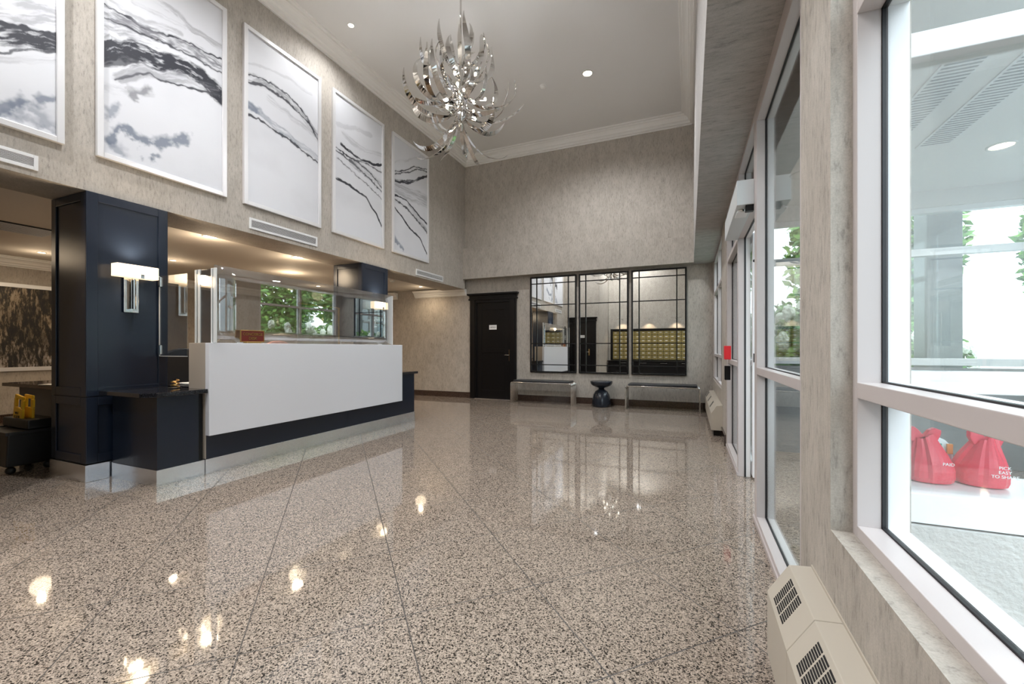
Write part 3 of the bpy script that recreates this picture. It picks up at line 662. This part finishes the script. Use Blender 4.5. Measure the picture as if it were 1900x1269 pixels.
_dk = ramp(drip, [(.40, (.012, .012, .014)), (.49, (.10, .085, .06)), (.53, (.6, .52, .42)), (.60, (1, 1, 1))], _n1.outputs[0])
_br = ramp(drip, [(.38, (.05, .05, .05)), (.58, (1, 1, 1))], _n2.outputs[0])
_c = mix(drip, _pal, _dk.outputs[0], 1.0, 'MULTIPLY'); _c = mix(drip, _c, _br.outputs[0], .7, 'MULTIPLY'); L(drip, _c, bsdf(drip).inputs['Base Color'])
B(-9.486, -9.462, .96, 4.14, .83, 2.045).build('canvas', drip, dp)

# ---------------------------------------------------------------- back wall: door, mirrors, benches, stool
def panel_door(name, x0, x1, yf, sgn, handle_x, sign, px=None):
    """ door in a wall of constant y; sgn -1 faces -y (towards the camera) """
    r = tag(bpy.data.objects.new(name, None), kind='structure'); COL.objects.link(r); ORG[r.name] = Vector((0, 0, 0))
    def bx(mb, a0, a1, d0, d1, z0, z1): ya, yb = yf+sgn*d0, yf+sgn*d1; mb.box(a0, a1, min(ya, yb), max(ya, yb), z0, z1); return mb
    cas = MB(); cw = (x1-x0-.80)/2
    for a0, a1 in ((x0, x0+cw), (x1-cw, x1)):
        bx(cas, a0, a1, 0, .05, 0, 2.19); bx(cas, a0+.03, a1-.03, .05, .065, 0, 2.19)
    bx(cas, x0+cw, x1-cw, 0, .05, 2.13, 2.19); cas.build('casing', dwood_m, r, .003)
    cp = MB(); bx(cp, x0-.03, x1+.03, 0, .07, 2.19, 2.22); bx(cp, x0-.01, x1+.01, 0, .06, 2.22, 2.285); bx(cp, x0-.03, x1+.03, 0, .085, 2.285, 2.30); bx(cp, x0-.05, x1+.05, 0, .11, 2.30, 2.335); cp.build('door_head', dwood_m, r, .003)
    lf = MB(); a, b = x0+cw, x1-cw; bx(lf, a, b, 0, .012, 0.01, 2.13); st = .12
    bx(lf, a, a+st, .012, .022, .01, 2.13); bx(lf, b-st, b, .012, .022, .01, 2.13)
    for z0, z1 in ((.01, .20), (1.02, 1.12), (1.97, 2.13)): bx(lf, a+st, b-st, .012, .022, z0, z1)
    lf.build('door_leaf', dwood_m, r, .002)
    h = MB(); bx(h, handle_x-.02, handle_x+.02, .022, .030, .84, 1.09); h.build('escutcheon', brass_m, r, .002, label='brass handle plate')
    h = MB(); y = yf+sgn*.06; h.tube([(handle_x, yf+sgn*.03, .97), (handle_x, y, .97), (handle_x-.12, y, .972)], .009, 8); h.build('door_handle', chrome_m, r, smooth=True)
    if sign:
        s_ = MB(); xc = (a+b)/2; bx(s_, xc-.09, xc+.09, .022, .026, 1.53, 1.63); s_.build('door_sign', paper_m, r)
        text(sign, .042, black_m, r, (xc, yf+sgn*.027, 1.58), '-y' if sgn < 0 else '+y')
    return r
panel_door('door_2', -4.55, -3.43, YB, -1, -3.585, 'OFFICE')
th = B(-4.4, -3.55, YB-.10, YB-.022, 0, .012).build('trim_10', steel_m, None, .002); th['kind'] = 'structure'
panel_door('door_3', -4.42, -3.35, .40, 1, -3.62, 'OFFICE')

def wall_mirror(x0, x1, label):
    z0, z1 = .612, 2.618; y = YB; t = thing('wall_mirror', label, 'mirror', ((x0+x1)/2, y, z0), 'black grid mirrors on the back wall')
    B(x0+.01, x1-.01, y-.02, y-.002, z0+.01, z1-.01).build('mirror_glass', mirror_m, t)
    f = MB(); b = .028; ya, yb = y-.038, y
    f.box(x0, x0+b, ya, yb, z0, z1); f.box(x1-b, x1, ya, yb, z0, z1); f.box(x0+b, x1-b, ya, yb, z0, z0+b); f.box(x0+b, x1-b, ya, yb, z1-b, z1)
    f.build('mirror_frame', black_m, t, .002)
    g = MB(); w_ = x1-x0; xs = [x0+.145*w_, x0+.83*w_]; yc, yd = y-.034, y-.02
    for x in xs: g.box(x-.010, x+.010, yc, yd, z0+b, z1-b)
    ed = [x0+b]+[q for x in xs for q in (x-.010, x+.010)]+[x1-b]
    for z in (2.474, 2.02, 1.215, .775):
        for a, c in zip(ed[::2], ed[1::2]): g.box(a, c, yc, yd, z-.009, z+.009)
    g.build('muntins', black_m, t)
wall_mirror(-3.112, -2.115, 'black grid mirror nearest the black door, left of three')
wall_mirror(-2.065, -1.088, 'middle of the three black grid mirrors, above the round side table')
wall_mirror(-1.032, -.046, 'right of the three black grid mirrors, above the right bench')

def bench(x0, x1, y0, y1, label):
    t = thing('slatted_bench', label, 'bench', ((x0+x1)/2, (y0+y1)/2, 0), 'chrome slatted benches under the mirrors')
    n = 7; H_ = .425
    for k in range(n):
        y = y0+.012+(y1-y0-.024)*k/(n-1); r = .011; pts = []
        c = .03
        for (cx_, s0, s1) in ((x0+c+r, PI, PI/2), (x1-c-r, PI/2, 0)):
            arc = [(cx_+c*math.cos(s0+(s1-s0)*q/5), y, H_-c+c*math.sin(s0+(s1-s0)*q/5)) for q in range(6)]
            if s0 == PI: pts += [(x0+r, y, .0)] + arc
            else: pts += arc + [(x1-r, y, .0)]
        MB().tube(pts, r, 8).build('slat', chrome_m, t, smooth=True)
    b = MB(); b.box(x0+.04, x1-.04, y0+.02, y1-.02, H_-.016, H_-.006); b.build('cross_bar', chrome_m, t)
    q = MB(); q.box(x0+.05, x1-.05, y0+.03, y1-.02, H_+.011, H_+.045); q.build('cushion', vinyl_m, t, .014)
bench(-3.39, -2.10, 7.99, 8.38, 'chrome slatted bench with black cushion standing by the black door')
bench(-1.09, .18, 7.95, 8.34, 'chrome slatted bench with black cushion in the right back corner by the radiator')
st = thing('side_table', 'round black pedestal side table between the two benches', 'side table', (-1.56, 8.17, 0))
prof = [(.165, 0), (.175, .012), (.178, .06), (.168, .15), (.150, .23), (.118, .29), (.075, .32), (.06, .33)]
MB().lathe(prof, -1.56, 8.17, 0, 40).build('pedestal', mat('blue_black_lacquer', (.012, .016, .025), .18), st, smooth=True)
prof = [(.055, .33), (.055, .36), (.11, .375), (.175, .405), (.205, .44), (.212, .475), (.21, .487), (.195, .492)]
MB().lathe(prof, -1.56, 8.17, 0, 40).build('top', MATS['blue_black_lacquer'], st, smooth=True)

# ---------------------------------------------------------------- convector heaters
def convector(name_label, y0, y1, xw, z0, sections, grp):
    t = thing('convector_heater', name_label, 'heater', (xw-.07, (y0+y1)/2, 0), grp)
    P = [(xw-.131, z0), (xw-.131, .287), (xw-.067, .388), (xw-.004, .394), (xw-.004, z0)]
    ys = [y0]+sections+[y1]
    for a, b in zip(ys, ys[1:]):
        MB().prism(P, a+.0012, b-.0012, 'y').build('cover_section', cream_m, t, .002)
        # slotted grille in the sloped face, lying along y
        d = Vector((.064, 0, .101)).normalized(); nrm = Vector((-d.z, 0, d.x)); L_ = .1196
        yc = (b - .075) if (b-a) > .2 else (a+b)/2
        g = MB(); rows = 3; rl = .040
        ybeg = b-.07-rows*(rl+.010) if (b-a) < .6 else None
        yy = [b-.075-k*(rl+.010)-rl for k in range(rows)]
        for y_ in yy:
            for q in range(11):
                c = Vector((xw-.131, 0, .287)) + d*(.018+q*(L_-.036)/10.0); 
                M = Matrix(((0, d.x, nrm.x, c.x), (1, 0, 0, y_), (0, d.z, nrm.z, c.z), (0, 0, 0, 1)))
                g.box(0, rl, -.0026, .0026, -.002, .0012, M)
        g.build('grille_slots', gasket_m, t)
    m_ = MB(); m_.box(xw-.004, xw-.0005, y0, y1, z0+.02, .40); m_.build('back_plate', cream_m, t)
    m_ = MB(); m_.box(xw-.10, xw-.004, y0+.05, y1-.05, 0, z0); m_.build('foot', black_m, t)
convector('cream convector heater on the wall below the near window', -1.0, 1.684, WR, .075, [.70, 1.366], 'cream convector heaters')
convector('cream convector heater below the far window in the back right corner', 5.96, 8.08, .388, .075, [6.7, 7.4], 'cream convector heaters')

# ---------------------------------------------------------------- door operator, red and black boxes
op = thing('door_operator', 'white automatic door operator box above the sliding door opening', 'door operator', (.34, 3.7, 2.15))
B(.292, .394, 3.178, 4.20, 2.07, 2.235).build('housing', mat('grey_white_enamel', (.62, .66, .68), .35), op, .003)
m_ = MB(); m_.lathe([(.03, -.02), (.032, 0)], .335, 3.30, 2.07, 20); m_.build('sensor', chrome_m, op, label='round chrome sensor'); B(.30, .37, 3.26, 3.40, 2.046, 2.052).build('sensor_bracket', whitef_m, op)
sp_ = MB(); sp_.box(.345, .393, 3.19, 3.23, 2.03, 2.07); sp_.build('stop', black_m, op)
o = B(.344, .408, 5.02, 5.12, 1.00, 1.145).build('alarm_box', red_m, None, .004); tag(o, 'red alarm box on the transom of the far sidelight', 'alarm box')
o = B(.350, .405, 5.06, 5.13, .78, .93).build('card_reader', black_m, None, .004); tag(o, 'black card reader on the frame under the red box', 'card reader')

# ---------------------------------------------------------------- ceiling fixtures
def downlight(x, y, z, r, w_, col, label, grp, ang=150, kw=None):
    t = thing('recessed_downlight', label, 'ceiling light', (x, y, z), grp)
    n = 28; rg = MB(); rg.lathe([(r, .001), (r, -.006), (r*.80, -.008), (r*.78, .001)], x, y, z, n, caps=False); rg.build('trim_ring', trim_m, t, smooth=True)
    MB().lathe([(r*.79, 0), (r*.79, -.003)], x, y, z, n).build('lens', lens_m, t)
    spot(t, x, y, z-.02, w_, col, ang, .7, r*.8)
    if kw: point(t, x, y, z-.20, kw, col, .12)  # extra fill point floating below the lens, added to lighten the low ceiling
HI = 'recessed downlights in the high ceiling'; LO = 'recessed downlights in the low reception ceiling'
downlight(-4.10, 4.31, 5.365, .045, 45, NEUT, 'small bright recessed downlight in the high ceiling close to the left cornice', HI)
downlight(-1.45, 6.476, 5.365, .085, 230, NEUT, 'larger recessed downlight in the high ceiling right of the chandelier', HI)
for x, y, lab in ((-3.0, 2.2, 'recessed downlight in the high ceiling in front of the second painting'), (-4.0, .6, 'recessed downlight in the high ceiling over the first painting'), (-1.9, -1.0, 'recessed downlight in the high ceiling right behind the camera'), (-2.9, -.6, 'recessed downlight in the high ceiling over the black door behind the camera')): downlight(x, y, 5.365, .07, 190, NEUT, lab, 'recessed downlights above the camera')
for x, y, r, lab in ((-5.45, 3.38, .09, 'wide recessed downlight over the near end of the desk'), (-5.47, 4.66, .09, 'wide recessed downlight over the middle of the desk'), (-7.46, 4.06, .05, 'small downlight beyond the near column'), (-6.70, 5.55, .045, 'small downlight seen beyond the wide ones, above the shield'), (-5.55, 7.95, .05, 'small downlight near the back wall right of the far column'), (-7.5, 1.0, .06, 'downlight over the left end of the reception'), (-7.6, 7.0, .06, 'downlight behind the far column'), (-8.6, 3.0, .05, 'downlight washing the reception wall painting')):
    downlight(x, y, 2.4995, r, (14 if y > 7.5 else 12 if x < -7.2 else 26) if r < .08 else 48, WARM, lab, LO, 165, (2 if x < -7.2 else 5) if y < 7.5 else 1.2)
def dome(x, y, z, label):
    t = thing('smoke_detector', label, 'smoke detector', (x, y, z))
    MB().lathe([(.055, 0), (.055, -.012)], x, y, z, 24).build('base', trim_m, t); MB().lathe([(.048, -.012), (.045, -.03), (.025, -.045), (.02, -.047)], x, y, z, 24).build('dome', trim_m, t, smooth=True)
dome(-2.179, 6.506, 5.365, 'white smoke detector on the high ceiling left of the larger downlight'); dome(-5.54, 6.95, 2.4995, 'white smoke detector on the low ceiling right of the far column')
# vestibule ceiling fixtures
downlight(2.187, 4.40, 2.66, .085, 60, NEUT, 'round downlight in the vestibule ceiling', 'vestibule lights')
dk = thing('ceiling_speaker', 'round white ceiling speaker inside the vestibule', 'speaker', (.95, 4.45, 2.66)); MB().lathe([(.12, 0), (.115, -.008), (.02, -.012)], .95, 4.45, 2.66, 32).build('cover', trim_m, dk, smooth=True); 
for x, lab in ((1.36, 'left'), (1.70, 'right')):
    t = thing('air_vent', f'long white slotted air vent in the vestibule ceiling, {lab} of the two', 'air vent', (x, 3.4, 2.66), 'vestibule ceiling vents')
    B(x-.10, x+.10, 2.7, 4.2, 2.652, 2.6595).build('vent_frame', vent_m, t); s = MB()
    for k in range(40): s.box(x-.085, x+.085, 2.72+k*.0365, 2.735+k*.0365, 2.6505, 2.652)
    s.build('slots', mat('slot_grey', (.22, .23, .24), .8) if 'slot_grey' not in MATS else MATS['slot_grey'], t)

# ---------------------------------------------------------------- chandelier
CH = Vector((-2.18, 3.83, 3.78))
ch = thing('chandelier', 'large chandelier of curling polished metal ribbons with small bulbs', 'chandelier', tuple(CH))
m_ = MB(); m_.tube([CH+Vector((0, 0, .2)), (CH.x, CH.y, 5.34)], .010, 10); m_.build('rod', chrome_m, ch, smooth=True)
MB().lathe([(.07, 0), (.07, -.02), (.02, -.04)], CH.x, CH.y, 5.365, 24).build('canopy', chrome_m, ch, smooth=True)
m_ = MB(); m_.tube([CH+Vector((0, 0, -.42)), CH+Vector((0, 0, .25))], .022, 12); m_.ball(CH+Vector((0, 0, -.16)), .07, sub=2); m_.build('stem', chrome_m, ch, smooth=True)
def ribbon(phi, z0, e0, turn, length, swirl, width, twist, r0=.05):
    n = 30; p = CH+Vector((r0*math.cos(phi), r0*math.sin(phi), z0)); e = e0; a = phi; ds = length/n
    P = []; T = []
    for i in range(n+1):
        t = Vector((math.cos(e)*math.cos(a), math.cos(e)*math.sin(a), math.sin(e))); P.append(p.copy()); T.append(t)
        p += t*ds; u = i/n; e += turn/n*(.55+.9*u); a += swirl/n*(.4+1.2*u)
    bm = MB(); rows = []
    for i in range(n+1):
        u = i/n; t = T[i]; side = Vector((-math.sin(a if 0 else phi+swirl*u), math.cos(phi+swirl*u), 0)); side = (side - t*side.dot(t)).normalized(); nn = t.cross(side)
        tw = twist*u; s_ = side*math.cos(tw)+nn*math.sin(tw); q = t.cross(s_)
        w_ = width*.5*min(1, .35+u*3)*max(.06, min(1, (1-u)/.30))**.75; h = .0012
        rows.append([bm.bm.verts.new(P[i]+s_*w_+q*h), bm.bm.verts.new(P[i]-s_*w_+q*h), bm.bm.verts.new(P[i]-s_*w_-q*h), bm.bm.verts.new(P[i]+s_*w_-q*h)])
    for x, y in zip(rows, rows[1:]):
        for k in range(4): bm.bm.faces.new((x[k], x[(k+1) % 4], y[(k+1) % 4], y[k]))
    bm.bm.faces.new(rows[0]); bm.bm.faces.new(rows[-1][::-1])
    return bm.build('ribbon', chrome_m, ch, smooth=False)
rr = random.Random(5)
for tier, (n, z0, e0, tn, ln) in enumerate([(9, -.36, -1.1, 2.3, .60), (13, -.22, -.6, 2.3, .74), (12, -.08, -.4, 2.4, .70), (10, .05, .05, 2.2, .64), (5, .18, .7, 1.4, .50)]):
    for k in range(n):
        ribbon(2*PI*(k+rr.uniform(-.3, .3))/n+tier*.4, z0+rr.uniform(-.05, .05), e0+rr.uniform(-.35, .35), tn*rr.uniform(.65, 1.35), ln*rr.uniform(.75, 1.15), rr.choice((-1, 1))*rr.uniform(.2, 1.7), rr.uniform(.040, .058), rr.choice((-1, 1))*rr.uniform(.2, 1.6))
for k in range(4): ribbon(2*PI*k/4+.4, .24, rr.uniform(1.0, 1.4), rr.uniform(-1.3, .9), rr.uniform(.35, .46), rr.uniform(-1.6, 1.6), .042, rr.uniform(-1.8, 1.8), .03)
for k in range(12):
    a = 2*PI*k/12+.3; r_ = (.15, .27, .20)[k % 3]; z = (-.26, -.02, -.12, .10)[k % 4]
    b = CH+Vector((r_*math.cos(a), r_*math.sin(a), z)); s_ = MB(); s_.ball(b, .0135, (1, 1, 1.4), 2); bo = s_.build('bulb', bulb_m, ch, smooth=True, label='lit bulb')
    MB().tube([CH+Vector((0, 0, z-.05)), b-Vector((0, 0, .02))], .004, 6).build('bulb_arm', chrome_m, ch, smooth=True)
    point(ch, b.x, b.y, b.z, 9, NEUT, .02)

# ---------------------------------------------------------------- behind the camera (seen in the mirrors)
mx0, mx1 = -3.08, .20; mz0, mz1 = .62, 1.92
mb = thing('mailbox_bank', 'wall of small brass mailboxes in a dark frame, seen in the mirrors', 'mailboxes', ((mx0+mx1)/2, YR, mz0))
f = MB(); f.box(mx0, mx1, YR+.002, YR+.05, mz0, mz1); f.build('cabinet', dwood_m, mb)
f = MB(); f.box(mx0-.05, mx1, YR+.05, YR+.10, mz1-.06, mz1+.02); f.box(mx0-.05, mx0+.03, YR+.05, YR+.10, mz0, mz1-.06); f.build('surround', dwood_m, mb, .003)
nc, nr = 14, 7; dw = (mx1-mx0-.08)/nc; dh = (mz1-mz0-.10)/nr
for i in range(nc):
    for j in range(nr):
        x = mx0+.04+i*dw; z = mz0+.02+j*dh; B(x+.006, x+dw-.006, YR+.05, YR+.062, z+.006, z+dh-.006).build('mailbox_door', gold_m, mb)
f = MB()
for i in range(nc):
    for j in range(nr): x = mx0+.04+(i+.5)*dw; z = mz0+.02+(j+.62)*dh; f.box(x-.045, x+.045, YR+.062, YR+.064, z-.012, z+.012)
tg = f.build('name_tags', paper_m, mb); tg['kind'] = 'stuff'
cb = thing('storage_cabinet', 'low black cabinet under the mailboxes, seen in the mirrors', 'cabinet', ((mx0+mx1)/2, YR+.2, 0))
B(mx0-.1, .30, YR+.001, YR+.36, .05, .56).build('body', dwood_m, cb, .004); B(mx0-.14, .33, YR+.001, YR+.40, .56, .60).build('top', dwood_m, cb, .004)
B(mx0-.05, .28, YR+.05, YR+.33, 0, .05).build('plinth', black_m, cb)
for k in range(4): x = mx0+.2+k*.8; B(x+.2, x+.45, YR+.36, YR+.375, .50, .512).build('handle', steel_m, cb)
for k, x in enumerate((-2.62, -1.55, -.48)):
    t = thing('picture_light', ('left', 'middle', 'right')[k]+' of three small wall lamps above the mailboxes, seen in the mirrors', 'wall lamp', (x, YR, 2.35), 'lamps above the mailboxes')
    m_ = MB(); m_.tube([(x, YR, 2.30), (x, YR+.14, 2.36), (x, YR+.2, 2.34)], .01, 8); m_.tube([(x-.2, YR+.2, 2.36), (x+.2, YR+.2, 2.36)], .006, 8); m_.build('arm', chrome_m, t, smooth=True)
    MB().lathe([(.03, 0), (.05, -.03)], x, YR+.2, 2.36, 16).build('lamp_head', chrome_m, t, smooth=True)
    spot(t, x, YR+.2, 2.31, 14, WARM, 110, .6, .03)

# ---------------------------------------------------------------- vestibule heater and shopping bags
vh = thing('vestibule_heater', 'low grey heater cabinet inside the vestibule window', 'heater', (1.8, 1.9, 0))
B(.64, 2.7, 1.80, 2.06, .03, .64).build('cabinet', concrete_m, vh, .006); B(.62, 2.72, 1.775, 2.07, .64, .66).build('top', whitef_m, vh, .003); B(.7, 2.6, 1.85, 2.0, 0, .03).build('foot', black_m, vh)
def bag(x, y, w_, h_, label, seed, words, lean):
    r_ = random.Random(seed); t = thing('shopping_bag', label, 'shopping bag', (x, y, .66), 'red plastic shopping bags')
    b = MB(); n = 36; prof = [(.40, 0), (.49, .03), (.53, .12), (.54, .28), (.51, .44), (.44, .60), (.36, .74), (.29, .86), (.24, .95), (.22, 1.0)]; rings = []
    fold = [r_.uniform(-1, 1) for _ in range(n)]; fold2 = [r_.uniform(-1, 1) for _ in range(n)]
    for pr, pz in prof:
        ring = []
        for i in range(n):
            a_ = 2*PI*i/n; k_ = 1+.05*fold[i]*(.4+pz)+.06*fold2[i]*pz*pz+.05*math.sin(3*a_+pz*4+seed)
            ring.append(b.bm.verts.new((x+lean*w_*pz*pz+w_*pr*math.cos(a_)*k_, y+.065*(pr/.5)*math.sin(a_)*k_, .661+h_*pz*(1+.05*math.sin(2*a_+seed) if pz > .1 else 1)+.05*h_*fold[i]*max(0, pz-.7))))
        rings.append(ring)
    for p, q_ in zip(rings, rings[1:]):
        for i in range(n): b.bm.faces.new((p[i], p[(i+1) % n], q_[(i+1) % n], q_[i]))
    b.bm.faces.new(rings[0][::-1]); b.build('bag_body', bagred_m, t)
    for sx in (-1, 1):
        hd = MB(); cx_ = x+lean*w_+sx*w_*.13; zt = .66+h_; M = Matrix.Translation((cx_, y, zt-.012)) @ Matrix.Rotation(sx*.5, 4, 'Y')
        hd.prism([(-.020, 0), (.020, 0), (.016, .03), (.010, .045), (-.008, .043), (-.017, .028)], -.012, .012, 'y')
        for v in hd.bm.verts: v.co = M @ v.co
        hd.build('bag_handle', bagred_m, t, .003)
    zz = .66+h_*.50
    for k, wd in enumerate(words): text(wd, .014, white_m, t, (x+.02, y-.086, zz-k*.014), '-y')
    return t
bag(.765, 1.92, .122, .155, 'red plastic shopping bag on the left inside the vestibule window', 3, ['PAID'], -.10)
bag(.905, 1.93, .122, .155, 'red plastic shopping bag with three lines of white lettering, right of the other', 4, ['PICK', 'EASY', 'TO SHARE'], .12)
gb = thing('shopping_bag', 'pale clear plastic bag of groceries between the two red bags', 'shopping bag', (.838, 2.0, .66))
b = MB(); b.ball((.838, 2.02, .73), .06, (.62, .5, 1.1), 3, .05, random.Random(3)); b.build('bag_body', mat('milky_plastic', (.70, .76, .78), .3), gb, smooth=True)
B(.815, .83, 1.982, 1.99, .745, .78).build('label_patch', mat('teal_print', (.05, .5, .38), .5), gb); B(.845, .86, 1.982, 1.99, .745, .78).build('label_patch', mat('orange_print', (.8, .35, .08), .5), gb)

# ---------------------------------------------------------------- planting and building outside
def leafcloud(c, R_, n, rnd, size, flat=.8):
    m_ = bmesh.new()
    for _ in range(n):
        while True:
            d = Vector((rnd.uniform(-1, 1), rnd.uniform(-1, 1), rnd.uniform(-1, 1)))
            if .45 < d.length < 1: break
        p = Vector((c[0]+d.x*R_[0], c[1]+d.y*R_[1], c[2]+d.z*R_[2])); s = size*rnd.uniform(.6, 1.3)
        u = Vector((rnd.gauss(0, 1), rnd.gauss(0, 1), rnd.gauss(0, .6))).normalized(); v = u.orthogonal().normalized(); q = rnd.uniform(0, 2*PI); v = (v*math.cos(q)+u.cross(v)*math.sin(q))
        a = [p-u*s, p+v*s*.45, p+u*s, p-v*s*.45]; m_.faces.new([m_.verts.new(x) for x in a])
    return m_
def shrub_proto(kind):
    rnd = random.Random(hash(kind) % 1000 if 0 else len(kind)); name = 'hydrangea_shrub' if kind == 'h' else 'tree'
    root = thing(name, None, None, (0, 0, 0))
    x = MB(); x.bm.free()
    if kind == 'h':
        x.bm = leafcloud((0, 0, .85), (.62, .62, .85), 2600, rnd, .07); x.build('foliage', leaf_m, root)
        f = MB()
        for _ in range(26):
            a = rnd.uniform(0, 2*PI); z = rnd.uniform(.5, 1.65); r_ = .62*math.sqrt(max(.1, 1-((z-.85)/.95)**2))
            f.ball((r_*math.cos(a), r_*math.sin(a), z), .068, (1, 1, 1.5), 3, .16, rnd)
        fo = f.build('blossoms', bloom_m, root); fo['kind'] = 'stuff'
        s = MB()
        for k in range(6): a = k; s.tube([(0, 0, 0), (.3*math.cos(a), .3*math.sin(a), 1.0)], .012, 6)
        s.build('stem', bark_m, root)
    else:
        x.bm = leafcloud((0, 0, 3.6), (1.7, 1.7, 2.2), 5200, rnd, .15); x.build('crown', leaf_m, root)
        MB().tube([(0, 0, 0), (.05, 0, 1.8), (.1, .1, 3.6)], [.13, .10, .05], 8).build('trunk', bark_m, root, smooth=True)
    return root
def copy_tree(o, loc, rz, s, label, group, cat):
    r = o.copy(); COL.objects.link(r); r.location = loc; r.rotation_euler = (0, 0, rz); r.scale = (s, s, s)
    for ch_ in o.children: c = ch_.copy(); COL.objects.link(c); c.parent = r
    return tag(r, label, cat, group)
HL = ['hydrangea shrub standing closest outside the far window', 'hydrangea shrub outside the far window, second along the wall from the vestibule', 'hydrangea shrub outside beyond the back corner of the lobby', 'hydrangea shrub behind the others, near the trees', 'hydrangea shrub outside, farthest right of the bed']
TL = ['leafy tree far behind the vestibule, in the middle of the trees', 'leafy tree behind the hydrangeas, nearest the vestibule', 'leafy tree behind the back wall of the lobby', 'leafy tree farthest right, beside the neighbouring building']
hp = shrub_proto('h'); tp = shrub_proto('tree')
hs = [(1.50, 6.30), (1.45, 7.75), (1.75, 9.25), (3.6, 9.2), (5.0, 7.6)]
for k, (x, y) in enumerate(hs):
    lab = HL[k]
    if k == 0: hp.location = (x, y, -.02); tag(hp, lab, 'shrub', 'hydrangeas outside')
    else: copy_tree(hp, (x, y, -.02), k*1.3, random.uniform(.9, 1.15), lab, 'hydrangeas outside', 'shrub')
ts = [(8.6, 13.0), (4.1, 13.2), (0.0, 15.5), (12.5, 9.5)]
for k, (x, y) in enumerate(ts):
    lab = TL[k]
    if k == 0: tp.location = (x, y, -.2); tag(tp, lab, 'tree', 'trees outside')
    else: copy_tree(tp, (x, y, -.2), k*2.1, random.uniform(.85, 1.2), lab, 'trees outside', 'tree')
for k, (x, y) in enumerate(((2.375, 5.76), (2.6, 10.6))):
    o = B(x-.14, x+.14, y-.14, y+.14, -.02, 3.4).build('concrete_post', concrete_m, None, .01); tag(o, ('square pale concrete post standing right behind the far vestibule glass', 'square pale concrete post far behind the hydrangeas')[k], 'post', 'concrete posts outside')
nb = thing('neighbouring_building', 'pale concrete building wall with tall windows facing the entrance', 'building', (7, 1, 0))
m_ = MB(); m_.box(7.0, 7.6, -6, 6.2, -.2, 5.5); m_.build('wall', concrete_m, nb)
for y in (-3.6, -1.2, 1.2, 3.6): B(6.97, 6.999, y-.5, y+.5, .9, 2.6).build('window', mat('dark_glazing', (.20, .24, .26), .1) if 'dark_glazing' not in MATS else MATS['dark_glazing'], nb)
